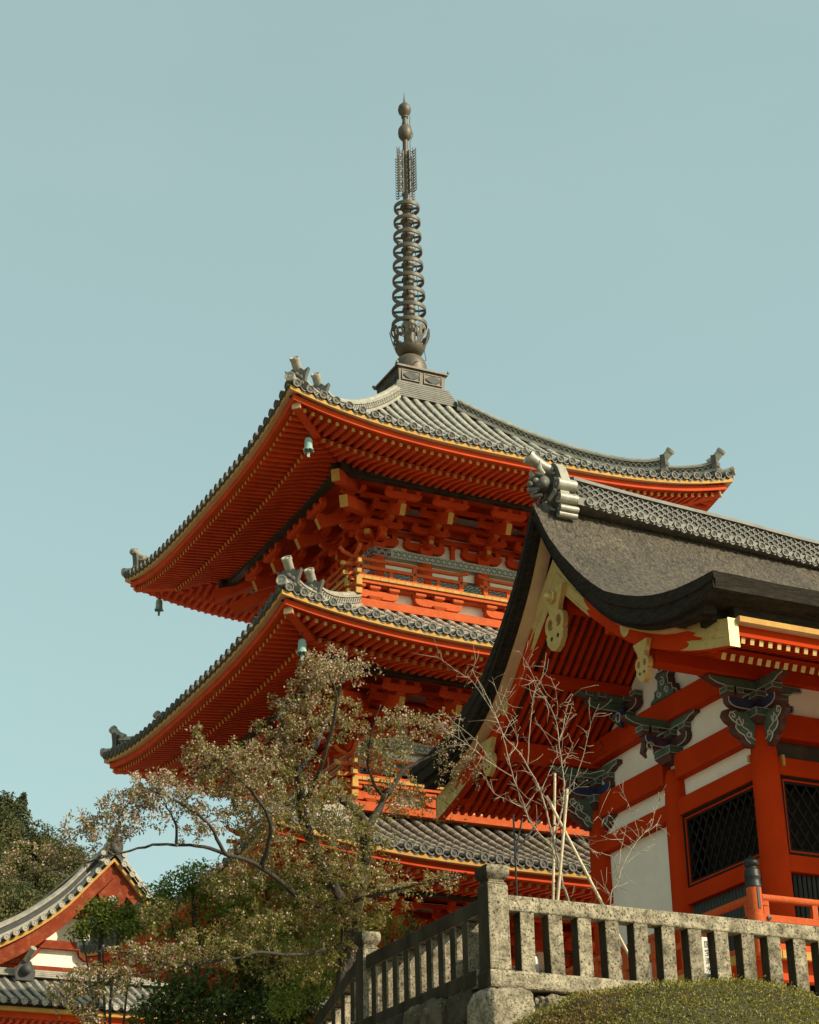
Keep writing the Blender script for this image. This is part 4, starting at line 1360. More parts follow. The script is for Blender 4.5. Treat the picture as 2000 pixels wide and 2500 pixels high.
# ---- curved rainbow beam across the gable with scroll carving
mb = MB()
poly = []
for i in range(25):
    t = i/24*2-1
    poly.append((t*2.55, 10.36+.07*(1-t*t)**.5 if abs(t) < 1 else 10.36))
top = []
for i in range(25):
    t = 1-i/24*2
    top.append((t*2.55, 10.72+.10*(1-t**4)))
mb.prism(poly+top, (XG-.16, YM, 0), (0,1,0), (0,0,1), (.26,0,0))
rb_ = mb.build('rainbow_beam', ['gverm'], gate, bevel=.01)
mb = MB()
for s in (-1, 1):
    pts = []
    for q in range(30):
        t = q/29*4.6
        r = .11*(1-q/40)
        pts.append((XG-.163, YM+s*(1.98+r*math.cos(t+1.4)), 10.60+r*math.sin(t+1.4)))
    mb.tube(pts, .008, 4)
    mb.tube([(XG-.163, YM+s*a, b) for a, b in ((1.80,10.47),(1.9,10.50),(1.98,10.47),(2.1,10.51),(2.2,10.47),(2.34,10.48))], .008, 4)
mb.build('scroll_carving', ['maroon'], gate).parent = rb_

# ---- painted bracket sets
def outl(mb, x0, x1, y0, y1, z0, z1, mi, face):
    # thin light edge line on a face of a box
    t = .011
    if face == 'x':
        for a, b, c, d in ((y0, y1, z0, z0+t), (y0, y1, z1-t, z1), (y0, y0+t, z0+t, z1-t), (y1-t, y1, z0+t, z1-t)):
            mb.box(x0-.004, x0-.0005, a+.004, b-.004, c+.004, d+.004 if False else d, mi)
    else:
        for a, b, c, d in ((x0, x1, z0, z0+t), (x0, x1, z1-t, z1), (x0, x0+t, z0+t, z1-t), (x1-t, x1, z0+t, z1-t)):
            mb.box(a+.004, b-.004, y0-.004, y0-.0005, c+.004, d, mi)
def pbox(mb, x0, x1, y0, y1, z0, z1, mi):
    mb.box(x0, x1, y0, y1, z0, z1, mi)
    outl(mb, x0, x1, y0, y1, z0, z1, 3, 'x'); outl(mb, x0, x1, y0, y1, z0, z1, 3, 'y')
def pblock(mb, x, y, z, w, mi=0):
    mb.taper((x, y), w*.36, w*.36, z, w*.5, w*.5, z+.07, 2)
    pbox(mb, x-w/2, x+w/2, y-w/2, y+w/2, z+.0705, z+.16, mi)
def scroll(mb, o, u, v, n, pts, r=.013, mi=3):
    o = Vector(o); u = Vector(u); v = Vector(v); n = Vector(n)
    mb.tube([o+u*a+v*b+n*.004 for a, b in pts], r, 5, mi)
def spiral(cx, cy, r, t0, turns, k=18, sg=1):
    return [(cx+r*(1-.75*q/k)*math.cos(t0+sg*turns*2*math.pi*q/k), cy+r*(1-.75*q/k)*math.sin(t0+sg*turns*2*math.pi*q/k)) for q in range(k+1)]
def wing(mb, o, u, n, s=1.0):
    # carved cloud wing beside the column head, green with a maroon rim and pale scrolls
    rim = [(0,.0),(.20,-.01),(.30,.05),(.33,.12),(.44,.16),(.52,.24),(.50,.32),(.60,.37),(.66,.46),(.62,.56),(.52,.60),(.40,.57),(.30,.58),(0,.56)]
    ins = [(0,.04),(.18,.045),(.25,.10),(.28,.17),(.38,.21),(.44,.28),(.42,.36),(.50,.41),(.55,.47),(.52,.53),(.44,.555),(0,.555)]
    N = Vector(n)
    mb.prism([(a*s, b*s) for a, b in rim], Vector(o)-N*.04, u, (0,0,1), N*.08, 2)
    mb.prism([(a*s, b*s) for a, b in ins], Vector(o)+N*.0405, u, (0,0,1), N*.016, 0)
    oo_ = Vector(o)+N*.0575
    scroll(mb, oo_, u, (0,0,1), n, [(a*s, b*s) for a, b in ins[1:11]], .011)
    for c in ((.36*s, .40*s, .085*s, 2.6, 1.1), (.20*s, .20*s, .065*s, 2.4, 1.0), (.47*s, .48*s, .05*s, 1.0, .9)):
        scroll(mb, oo_, u, (0,0,1), n, spiral(*c), .010)
    scroll(mb, oo_, u, (0,0,1), n, [(.05*s,.10*s),(.14*s,.15*s),(.20*s,.27*s),(.30*s,.31*s),(.36*s,.48*s)], .010)
def parm(mb, o, u, n, half, h, mi, one=0):
    # painted bracket arm with rounded ends and pale outline, along u
    a = half
    s = [(a,h),(a,h*.55),(a-.04,h*.26),(a-.11,h*.07),(a-.20,0)]
    poly = ([(-p, q) for p, q in s] if one == 0 else [(0, h), (0, 0)])+[(p, q) for p, q in s[::-1]]
    N = Vector(n)
    mb.prism(poly, Vector(o)-N*.06, u, (0,0,1), N*.12, mi, side=2)
    scroll(mb, Vector(o)+N*.0605, u, (0,0,1), n, [(p*.97, .01+q*.93) for p, q in poly], .008)
def gate_bracket(x, y, corner, front=True, low=9.60):
    mb = MB()
    z = low
    mb.taper((x, y), .16, .16, z, .23, .23, z+.10, 2)
    pbox(mb, x-.23, x+.23, y-.23, y+.23, z+.1005, z+.23, 0)
    z1 = z+.23
    if corner:
        wing(mb, (x-.10, y, z-.36), (-1,0,0), (0,-1,0), .95)      # wing out past the corner, facing front
        wing(mb, (x, y-.10, z-.36) , (0,-1,0), (-1,0,0), .95)
    parm(mb, (x, y, z1), (0,1,0), (-1,0,0), .52, .17, 1 if corner else 2)
    parm(mb, (x, y, z1), (1,0,0), (0,-1,0), .62 if corner else .58, .17, 1)
    for d in (-.42, .0, .42):
        pblock(mb, x, y+d, z1+.171, .19)
        if d: pblock(mb, x+d, y, z1+.171, .19)
    pblock(mb, x-.55, y, z1+.171, .19)
    if True:                                          # upper boat-shaped bearers under the purlin
        zz = z1+.332
        poly = [(-.80,.15),(-.80,.08),(-.66,.06),(-.58,.015),(-.45,0),(.45,0),(.58,.015),(.66,.06),(.80,.08),(.80,.15)]
        mb.prism(poly, (x-.07, y, zz), (0,1,0), (0,0,1), (.14,0,0), 0, side=2)
        scroll(mb, (x-.0705, y, zz), (0,1,0), (0,0,1), (-1,0,0), [(a*.97, b*.9+.006) for a, b in poly], .008)
        poly2 = [(-.95,.15),(-.95,.10),(-.80,.03),(-.62,0),(.45,0),(.58,.015),(.66,.06),(.80,.08),(.80,.15)]
        mb.prism(poly2, (x, y-.068, zz-.001), (1,0,0), (0,0,1), (0,.136,0), 0, side=2)
        scroll(mb, (x, y-.0685, zz), (1,0,0), (0,0,1), (0,-1,0), [(a*.97, b*.9+.006) for a, b in poly2], .008)
    # curled beam nose pointing out of the gable
    for q in ([(-.60, .30)] if not corner else []):
        mb.tube([(x-.15, y, z1+.10), (x-.40, y, z1+.10), (x-.55, y, z1+.02), (x-.60, y, z1-.12), (x-.54, y, z1-.20)], [.08, .075, .07, .055, .02], 10, 2)
        sp = spiral(-.50, -.02, .085, .3, 1.2)
        scroll(mb, (x, y-.075, z1), (1,0,0), (0,0,1), (0,-1,0), sp, .012)
        scroll(mb, (x-.12, y-.0, z1-.08), (0,1,0), (0,0,1), (-1,0,0), spiral(.0, .0, .10, 1.0, 1.3), .012)
    return mb.build('bracket', ['green', 'blue', 'maroon', 'white'], gate)
gate_bracket(XG, Y1, True)
gate_bracket(XG, Y2, False, low=9.74)
gate_bracket(XG, Y3, True)
for x in (XG+2.5, XG+4.9, XG+7.4):
    gate_bracket(x, Y1, True)
# upper brackets on the rainbow beam, under the mid purlins
for s in (-1, 1):
    y = YM+s*1.27
    mb = MB()
    mb.taper((XG-.04, y), .12, .12, 10.83, .17, .17, 10.90, 2)
    pbox(mb, XG-.22, XG+.12, y-.17, y+.17, 10.9005, 11.0, 0)
    parm(mb, (XG-.05, y, 11.0), (0,1,0), (-1,0,0), .45, .15, 2)
    parm(mb, (XG-.3, y, 11.0), (1,0,0), (0,-1,0), .55, .15, 0)
    for d in (-.36, 0, .36):
        pblock(mb, XG-.05, y+d, 11.151, .16)
    pblock(mb, XG-.55, y, 11.151, .16); pblock(mb, XG-.80, y, 11.151, .14)
    poly2 = [(-1.05,.13),(-1.05,.09),(-.9,.02),(-.75,0),(.2,0),(.2,.13)]
    mb.prism(poly2, (XG, y-.06, 11.16), (1,0,0), (0,0,1), (0,.12,0), 0, side=2)
    mb.tube([(XG-.16, y-.10, 11.02), (XG-.26, y-.16, 10.98), (XG-.30, y-.18, 10.86), (XG-.28, y-.16, 10.74), (XG-.22, y-.15, 10.70)], [.07,.07,.06,.06,.03], 9, 1)
    scroll(mb, (XG-.33, y-.17, 10.84), (0,1,0), (0,0,1), (-1,0,0), spiral(0, 0, .10, 1.2, 1.3), .014)
    mb.build('bracket', ['green', 'blue', 'maroon', 'white'], gate)
# carved frog-leg strut in the middle of the gable
mb = MB()
poly = [(-.46,0),(-.40,.10),(-.30,.13),(-.28,.24),(-.18,.26),(-.16,.42),(-.24,.50),(-.16,.56),(.16,.56),(.24,.50),(.16,.42),(.18,.26),(.28,.24),(.30,.13),(.40,.10),(.46,0)]
mb.prism(poly, (XG-.10, YM, 10.82), (0,1,0), (0,0,1), (.13,0,0), 2)
ins = [(a*.72, .05+b*.78) for a, b in poly]
mb.prism(ins, (XG-.115, YM, 10.82), (0,1,0), (0,0,1), (.014,0,0), 0)
for c in ((-.12,.16,.07,0,1.2), (.12,.16,.07,3.1,1.2), (0,.34,.08,1.5,1.2)):
    scroll(mb, (XG-.117, YM, 10.82), (0,1,0), (0,0,1), (-1,0,0), spiral(*c), .010)
scroll(mb, (XG-.104, YM, 10.82), (0,1,0), (0,0,1), (-1,0,0), [(a*.93, b*.95+.01) for a, b in poly], .009)
mb.box(XG-.12, XG+.10, YM-.09, YM+.09, 11.381, 12.15, 2)
mb.build('frog_leg_strut', ['green', 'blue', 'maroon', 'white'], gate)

# ---- entrance porch roof further along the front (out of the picture; it shades the wall)
mb = MB()
n = 14
for i in range(n):
    y0 = lerp(YM-4.9, YM-7.9, i/n); y1 = lerp(YM-4.9, YM-7.9, (i+1)/n)
    z0 = 10.78-.10*i/n*4; z1 = 10.78-.10*(i+1)/n*4
    mb.add([(18.3,y0,z0),(25.5,y0,z0),(25.5,y1,z1),(18.3,y1,z1),(18.3,y0,z0-.4),(25.5,y0,z0-.4),(25.5,y1,z1-.4),(18.3,y1,z1-.4)],
           [(0,1,2,3),(7,6,5,4),(0,3,7,4),(2,1,5,6),(3,2,6,7)], 0)
mb.build('porch_roof', ['thatch'], gate)
mb = MB()
for x in (19.6, 24.9):
    mb.box(x-.2, x+.2, YM-7.0, YM-6.6, 5.0, 9.9)
mb.box(19.0, 25.5, YM-6.95, YM-6.65, 9.5, 9.95)
mb.build('porch_post', ['gverm'], gate)

# ---- veranda floor and podium
mb = MB()
XV0 = 15.5; YV0 = 21.25
mb.box(XV0+.05, XE-.8, YV0+.05, Y3+1.4, ZF-.12, ZF, 0)
x = XV0+.1
while x < XE-1:
    mb.box(x, x+.26, YV0-.04, YV0+.045, ZF-.115, ZF-.005, 1)
    x += .275
y = YV0+.1
while y < Y3+1.3:
    mb.box(XV0-.04, XV0+.045, y, y+.26, ZF-.115, ZF-.005, 1)
    y += .275
mb.box(XV0+.15, XE-1, YV0+.15, YV0+.33, ZF-.36, ZF-.121, 0)
mb.box(XV0+.15, XV0+.33, YV0+.331, Y3+1.3, ZF-.36, ZF-.121, 0)
x = XV0+.16
while x < XE-1:
    mb.box(x, x+.16, YV0+.16, YV0+.32, 4.95, ZF-.361, 0)
    x += 1.15
y = YV0+1.3
while y < Y3+1.3:
    mb.box(XV0+.16, XV0+.32, y, y+.16, 4.95, ZF-.361, 0)
    y += 1.2
mb.box(XV0+.35, XE-1.1, YV0+.40, Y3+1.2, 4.44, 5.22, 2)
mb.build('veranda', ['verm', 'ochre', 'plaster'], gate)

# ---- veranda railing with its capped newel post
vr = thing('veranda_railing', (15.62, 21.35, ZF), 'orange wooden veranda railing with a black capped newel post, in front of the gate', 'railing')
px, py = 15.62, 21.38
mb = MB()
mb.lathe([(.105, ZF-.1), (.105, 6.56), (.10, 6.58)], c=(px, py), n=24)
for s in (1,):
    mb.box(px+.09, px+.20, py-.045, py+.045, 6.32, 6.36); mb.box(px-.045, px+.045, py+.09, py+.20, 6.32, 6.36)
pn = mb.build('newel_post', ['vermworn'], vr, smooth='auto')
mb = MB()
mb.lathe([(.108,6.555),(.115,6.56),(.115,6.60),(.108,6.61),(.108,6.68),(.114,6.69),(.114,6.72),(.108,6.73),(.106,6.79),(.095,6.81),(.075,6.825),(.075,6.845),(.098,6.86),(.112,6.885),(.108,6.92),(.085,6.95),(.045,6.975),(.02,6.99),(.008,7.02),(0,7.025)], c=(px, py), n=28)
mb.build('finial_cap', ['iron'], vr, smooth='auto').parent = pn
mb = MB()
mb.box(px-.02, px+.02, py-.112, py-.098, 6.25, 6.55)
mb.build('iron_strap', ['iron'], vr).parent = pn
mb = MB()
mb.box(px+.098, px+.112, py-.02, py+.02, 6.20, 6.55)
mb.build('iron_strap', ['iron'], vr).parent = pn
mb = MB()
mb.lathe([(.035,0),(.035,.015),(0,.02)], n=12, axis=(0,-1,0), o=(px+.18, py-.045, 6.15))
mb.build('nail_cover', ['iron'], vr)
mb = MB()
mb.lathe([(.035,0),(.035,.015),(0,.02)], n=12, axis=(-1,0,0), o=(px-.045, py+.18, 6.15))
mb.build('nail_cover', ['iron'], vr)
mb = MB()
mb.tube([(px+.1, py, 6.43), (XE-1, py, 6.43)], .055, 14)
mb.tube([(px, py+.1, 6.43), (px, Y3+1.2, 6.43)], .055, 14)
mb.build('top_rail', ['vermworn'], vr, smooth='auto')
mb = MB()
mb.box(px+.10, XE-1, py-.04, py+.04, 6.10, 6.20); mb.box(px-.04, px+.04, py+.10, Y3+1.2, 6.10, 6.20)
mb.build('middle_rail', ['vermworn'], vr, bevel=.008)
mb = MB()
mb.box(px+.10, XE-1, py-.055, py+.055, ZF+.005, ZF+.11); mb.box(px-.055, px+.055, py+.10, Y3+1.2, ZF+.005, ZF+.11)
mb.build('bottom_rail', ['vermworn'], vr, bevel=.008)
for i in range(1, 8):
    mb = MB()
    x = px+.18+.80*(i-1) if i > 1 else px+.16
    mb.box(x-.05, x+.05, py-.035, py+.035, ZF+.111, 6.099); mb.box(x-.045, x+.045, py-.035, py+.035, 6.201, 6.40)
    mb.build('baluster', ['vermworn'], vr)
    if i < 8:
        mb = MB()
        y = py+.18+.80*(i-1) if i > 1 else py+.16
        mb.box(px-.035, px+.035, y-.05, y+.05, ZF+.111, 6.099); mb.box(px-.035, px+.035, y-.045, y+.045, 6.201, 6.40)
        mb.build('baluster', ['vermworn'], vr)
# =================================================================== STONE FENCE
XF, YF = 10.04, 18.68
def pillar(parent, x, y, w, z0, z1, cap=True):
    mb = MB()
    mb.taper((x, y), w/2, w/2, z0, w/2*.97, w/2*.97, z1-.03)
    mb.taper((x, y), w/2*.97, w/2*.97, z1-.0295, w/2*.80, w/2*.80, z1)
    p = mb.build('pillar', ['stone'], parent, bevel=.018)
    if cap:
        mb = MB()
        c = w/2
        secs = []
        for hw, z in ((.70, 0), (.72, .022), (.90, .045), (1.04, .072), (1.07, .10), (1.07, .140), (1.03, .168), (.92, .186), (.60, .196), (.2, .20)):
            a = c*hw*1.05; k = a*.84; q = .955*a
            secs.append([(x-a, y-k, z1+z), (x-q, y-q, z1+z), (x-k, y-a, z1+z), (x+k, y-a, z1+z), (x+q, y-q, z1+z), (x+a, y-k, z1+z), (x+a, y+k, z1+z), (x+q, y+q, z1+z), (x+k, y+a, z1+z), (x-k, y+a, z1+z), (x-q, y+q, z1+z), (x-a, y+k, z1+z)])
        n = 12
        vs = [p_ for s in secs for p_ in s]
        fs = [(i*n+k, i*n+(k+1) % n, (i+1)*n+(k+1) % n, (i+1)*n+k) for i in range(len(secs)-1) for k in range(n)]
        fs += [tuple(range(n-1,-1,-1)), tuple((len(secs)-1)*n+k for k in range(n))]
        mb.add(vs, fs)
        o = mb.build('pillar_cap', ['stone'], parent, smooth='auto')
        o.parent = p
    return p
sf = thing('stone_fence', (XF, YF, 4.5), 'sunlit grey granite fence with square balusters, running right from the tall capped corner pillar', 'stone fence')
pillar(sf, XF+.135, YF+.135, .27, 4.5, 5.49)
mb = MB(); mb.box(XF+.272, 19.5, YF+.04, YF+.23, 5.175, 5.355)
mb.build('top_rail', ['stone'], sf, bevel=.02)
mb = MB(); mb.box(XF-.02, 19.5, YF-.03, YF+.30, 4.30, 4.499)
mb.build('base_rail', ['stone'], sf, bevel=.03)
x = 10.46
while x < 19:
    mb = MB()
    w = .19+random.uniform(-.008, .008)
    yo = random.uniform(-.008, .008); lx = random.uniform(-.006, .006)
    mb.bar((x+w/2, YF+.13+yo, 4.501), (x+w/2+lx, YF+.13-yo, 5.174), w, .16, 0, up=(0,1,0))
    mb.build('baluster', ['stone'], sf, bevel=.012)
    x += .372
sf2 = thing('stone_fence', (XF, YF+.3, 4.5), 'shaded granite fence running back from the capped corner pillar and stepping down to the left', 'stone fence')
YP2 = 22.05
mb = MB(); mb.box(XF+.03, XF+.22, YF+.272, YP2-.01, 5.165, 5.345)
mb.build('top_rail', ['stone'], sf2, bevel=.02)
mb = MB(); mb.box(XF-.02, XF+.27, YF+.302, YP2+.3, 4.36, 4.559)
mb.build('base_rail', ['stone'], sf2, bevel=.03)
y = 19.28
while y < YP2-.2:
    mb = MB()
    mb.box(XF+.04, XF+.21, y, y+.14, 4.5595, 5.164)
    mb.build('baluster', ['stone'], sf2, bevel=.012)
    y += .31
pillar(sf2, XF+.12, YP2+.12, .24, 4.5, 5.47)
mb = MB()
mb.bar((XF+.12, YP2+.245, 5.27), (XF+.12, 24.6, 4.42), .18, .17)
mb.build('sloping_rail', ['stone'], sf2, bevel=.015)
mb = MB()
mb.bar((XF+.12, YP2+.31, 4.50), (XF+.12, 24.8, 3.60), .26, .18)
mb.build('sloping_base', ['stone'], sf2, bevel=.015)
y = YP2+.38
while y < 24.5:
    mb = MB()
    zt = 5.27-(y+.07-YP2-.245)*(.85/2.31)-.10; zb_ = 4.50-(y+.07-YP2-.31)*(.9/2.44)+.06
    mb.box(XF+.05, XF+.19, y, y+.13, zb_, zt)
    mb.build('baluster', ['stone'], sf2, bevel=.01)
    y += .30

# every fence face turned to -X takes the near-black granite
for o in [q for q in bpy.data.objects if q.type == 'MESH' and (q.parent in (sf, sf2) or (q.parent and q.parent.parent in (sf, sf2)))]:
    o.data.materials.append(M['stoneblack'])
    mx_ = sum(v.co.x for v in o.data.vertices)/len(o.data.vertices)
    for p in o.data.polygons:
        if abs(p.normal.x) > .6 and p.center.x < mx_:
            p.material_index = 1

# retaining wall under the fence: rough blocks
rw = thing('stone_wall', (XF, YF, 1.0), 'rough mossy boulder retaining wall under the granite fence', 'stone wall')
rng = random.Random(5)
from mathutils import noise as NZ
def rock(c, sx, sy, sz, seed, rough=.10, parent=None, m='stonedark', pw=.5):
    mb = MB(); n = 40; mm = 26
    vs = []; fs = []
    for i in range(mm+1):
        t = math.pi*i/mm
        for k in range(n):
            p = 2*math.pi*k/n
            d = Vector((math.sin(t)*math.cos(p), math.sin(t)*math.sin(p), -math.cos(t)))
            # superellipsoid gives a blocky stone
            e = Vector([math.copysign(abs(a)**pw, a) for a in d])
            sd = Vector((seed*3.1, seed*1.7, seed))
            e = e*(1+rough*NZ.fractal(e*1.7+sd, .8, 2.2, 4)+rough*.45*NZ.fractal(e*6+sd, .8, 2.2, 3))
            vs.append((c[0]+e.x*sx, c[1]+e.y*sy, c[2]+e.z*sz))
    for i in range(mm):
        for k in range(n):
            k2 = (k+1) % n
            fs.append((i*n+k, i*n+k2, (i+1)*n+k2, (i+1)*n+k))
    mb.add(vs, fs)
    o = mb.build('boulder', [m], parent, smooth='auto')
    return o
rock((XF+.20, YF+.17, 3.93), .29, .33, .37, 3.3, .07, rw, 'stone', .33)
rock((XF+.75, YF+.22, 4.02), .21, .30, .26, 8.1, .16, rw, 'stone')
rock((XF+1.25, YF+.25, 4.05), .34, .30, .26, 9.4, .12, rw, 'stone')
for i in range(9):
    rock((XF+1.95+i*.72, YF+.24, 4.02+.03*(i % 2)), .37, .30, .27, 10+i*1.3, .12, rw, 'stone')
for i in range(12):
    rock((XF+.2+i*.75, YF+.2, 3.45), .40, .34, .30, 40+i*1.7, .12, rw)
    rock((XF+.0+i*.75, YF+.14, 2.85), .42, .34, .32, 70+i*1.1, .12, rw)
yy = YF+.75
i = 0
while yy < 25.2:
    zt = 4.36 if yy < YP2+.3 else 4.36-(yy-YP2-.3)*.37
    h = rng.uniform(.20, .30)
    rock((XF+.13+rng.uniform(-.05,.04), yy, zt-h*.85), .24, rng.uniform(.24,.36), h, 110+i*1.9, .18, rw)
    rock((XF+.10+rng.uniform(-.06,.04), yy+.2, zt-h*1.6-.30), .30, .40, .32, 150+i*1.9, .15, rw)
    rock((XF+.05, yy+.1, zt-h*1.6-.85), .32, .42, .34, 190+i*1.9, .15, rw)
    yy += rng.uniform(.42, .58); i += 1

# terrace, slope and ground
def gz(x, y):
    # ground before the wall climbs from the camera to the foot of the retaining wall
    t = max(0, min(1, (y-3)/14.0))
    return -1.65+4.1*t*t*(3-2*t)
mb = MB()
xs_ = [-3000, -600, -150, -60, -30, -15, -8, -4, 0, 3, 6, 8, 10, 12, 14, 17, 20, 26, 40, 80, 200, 600, 3000]
ys_ = [-3000, -600, -100, -20, -5, 0, 3, 5, 7, 9, 11, 13, 15, 17, 19, 22, 26, 32, 45, 80, 200, 600, 3000]
mb.grid([[(x, y, gz(x, y)) for x in xs_] for y in ys_], 0)
g = mb.build('ground', ['ground'], None); tag(g, kind='structure')
mb = MB()
mb.box(XF+.30, 80, YF+.30, 140, 2.0, 4.44, 0)
mb.box(-40, XF+.29, 48, 140, 2.0, 4.44, 0)
t = mb.build('terrace', ['gravel'], None); tag(t, kind='structure')

# clipped mound of azalea
hx, hy, hzc = 10.36, 15.4, 2.54
hr_ = (2.15, 1.4, 1.13)
rng = random.Random(21)
def hsurf(t, p):
    d = Vector((math.sin(t)*math.cos(p), math.sin(t)*math.sin(p), math.cos(t)))
    b = NZ.fractal(d*2.3+Vector((4,1,2)), 1.0, 2.0, 4)
    k = 1+.055*b
    q = Vector((math.copysign(abs(d.x)**.9, d.x)*hr_[0]*k, math.copysign(abs(d.y)**.9, d.y)*hr_[1]*k, d.z*hr_[2]*k))
    return Vector((hx, hy, hzc))+Matrix.Rotation(-.38, 3, 'Z') @ q, d
hd = thing('azalea_bush', (hx, hy, 2.4), 'low clipped dome of olive green azalea in front of the granite fence', 'clipped bush')
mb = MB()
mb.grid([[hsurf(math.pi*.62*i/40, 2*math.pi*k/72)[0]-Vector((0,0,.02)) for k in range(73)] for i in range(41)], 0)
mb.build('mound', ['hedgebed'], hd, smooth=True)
mb = MB()
def leaf(mb, p, d, up, L, W, mi=0, fold=.25):
    # one small folded leaf: 4 corner points, two faces
    d = d.normalized(); s = d.cross(up)
    s = s.normalized() if s.length > 1e-6 else d.orthogonal().normalized()
    n = s.cross(d)
    a = p; b = p+d*L*.5+s*W*.5+n*W*fold; c = p+d*L; e = p+d*L*.5-s*W*.5+n*W*fold
    i = len(mb.v)
    mb.v.extend([tuple(a), tuple(b), tuple(c), tuple(e)])
    mb.f.append((i, i+1, i+2)); mb.f.append((i, i+2, i+3)); mb.m += [mi, mi]
def rv(rng):
    while True:
        v = Vector((rng.uniform(-1,1), rng.uniform(-1,1), rng.uniform(-1,1)))
        if .05 < v.length < 1: return v.normalized()
for i in range(70000):
    t = math.acos(1-rng.random()*1.25); p = rng.uniform(0, 2*math.pi)
    if math.sin(p) > .35 and rng.random() < .8: continue
    q, d = hsurf(t, p)
    dd = (Vector((d.x, d.y, d.z*1.3))+rv(rng)*1.2).normalized()
    nz_ = NZ.fractal(q*1.1, 1.0, 2.0, 3)
    leaf(mb, q+d*rng.uniform(-.035, .03)*(2.2 if rng.random() < .08 else 1), dd, rv(rng), rng.uniform(.020, .036), rng.uniform(.013, .020), 1 if nz_+rng.uniform(-.15,.15) > .22 else 0)
mb.build('leaves', ['hedge', 'hedgebrown'], hd)

# white notice stake behind the fence
ns = thing('notice_board', (13.56, 19.5, 4.44), 'narrow white board with a column of small black characters, standing behind the granite fence', 'notice board')
mb = MB(); mb.box(13.34, 13.585, 19.50, 19.525, 4.44, 5.30)
nb = mb.build('board', ['paper'], ns, bevel=.004)
def text(body, x, y, z, size, parent, m='ink', rot=(math.pi/2, 0, 0)):
    cu = bpy.data.curves.new('lettering', 'FONT')
    cu.body = body; cu.size = size; cu.align_x = 'CENTER'; cu.align_y = 'CENTER'; cu.extrude = .0012
    o = bpy.data.objects.new('lettering', cu)
    COL.objects.link(o)
    cu.materials.append(M[m])
    bpy.context.view_layer.update()
    me = bpy.data.meshes.new_from_object(o.evaluated_get(bpy.context.evaluated_depsgraph_get()))
    bpy.data.objects.remove(o)
    mo = bpy.data.objects.new('lettering', me)
    if not me.materials: me.materials.append(M[m])
    COL.objects.link(mo)
    mo.parent = parent
    L = WO[parent]
    mo.location = (x-L.x, y-L.y, z-L.z)
    mo.rotation_euler = rot
    return mo
for i, ch in enumerate('中回品土上言丹団'):
    lo = text(ch, 13.553, 19.4975, 5.232-i*.062, .046, ns); lo.parent = nb
for i, ch in enumerate('国宝清水寺'):
    lo = text(ch, 13.478, 19.4975, 5.205-i*.10, .092, ns); lo.parent = nb
# small grey lamp behind the fence
lp = thing('garden_lamp', (11.12, 19.6, 4.44), 'small pale grey tapered lamp post on the ground behind the second baluster', 'lamp')
mb = MB(); mb.lathe([(.10,4.44),(.095,4.60),(.07,4.66),(.045,4.68),(.04,4.86),(.03,4.90),(0,4.90)], c=(11.12,19.6), n=20); mb.build('lamp_body', ['lampgrey'], lp, smooth='auto')
mb = MB(); mb.lathe([(.12,4.44),(.12,4.48),(.105,4.50)], c=(11.12,19.6), n=20); mb.build('lamp_base', ['iron'], lp, smooth='auto')
# thin iron pole with two stays behind the corner pillar
ip = thing('iron_pole', (11.17, 20.6, 4.44), 'thin black iron pole with two slanting stays in front of the lowest pagoda roof', 'pole')
mb = MB(); mb.tube([(11.48, 20.6, 4.44), (11.48, 20.6, 6.92)], .013, 8); mb.build('upright', ['iron'], ip)
mb = MB(); mb.tube([(11.48, 20.6, 6.42), (12.02, 20.9, 6.98)], .015, 8); mb.build('stay', ['iron'], ip)
mb = MB(); mb.tube([(11.48, 20.6, 6.42), (11.72, 20.8, 6.95)], .013, 8); mb.build('stay', ['iron'], ip)
# =================================================================== pixel-to-point helper for tracing branches
def at(px, py, Y):
    d = Fv + Rv*((px-1000)/FPX) - Uv*((py-1250)/FPX)
    return d*(Y/d.y)
def atd(px, py, D):
    return (Fv + Rv*((px-1000)/FPX) - Uv*((py-1250)/FPX))*D

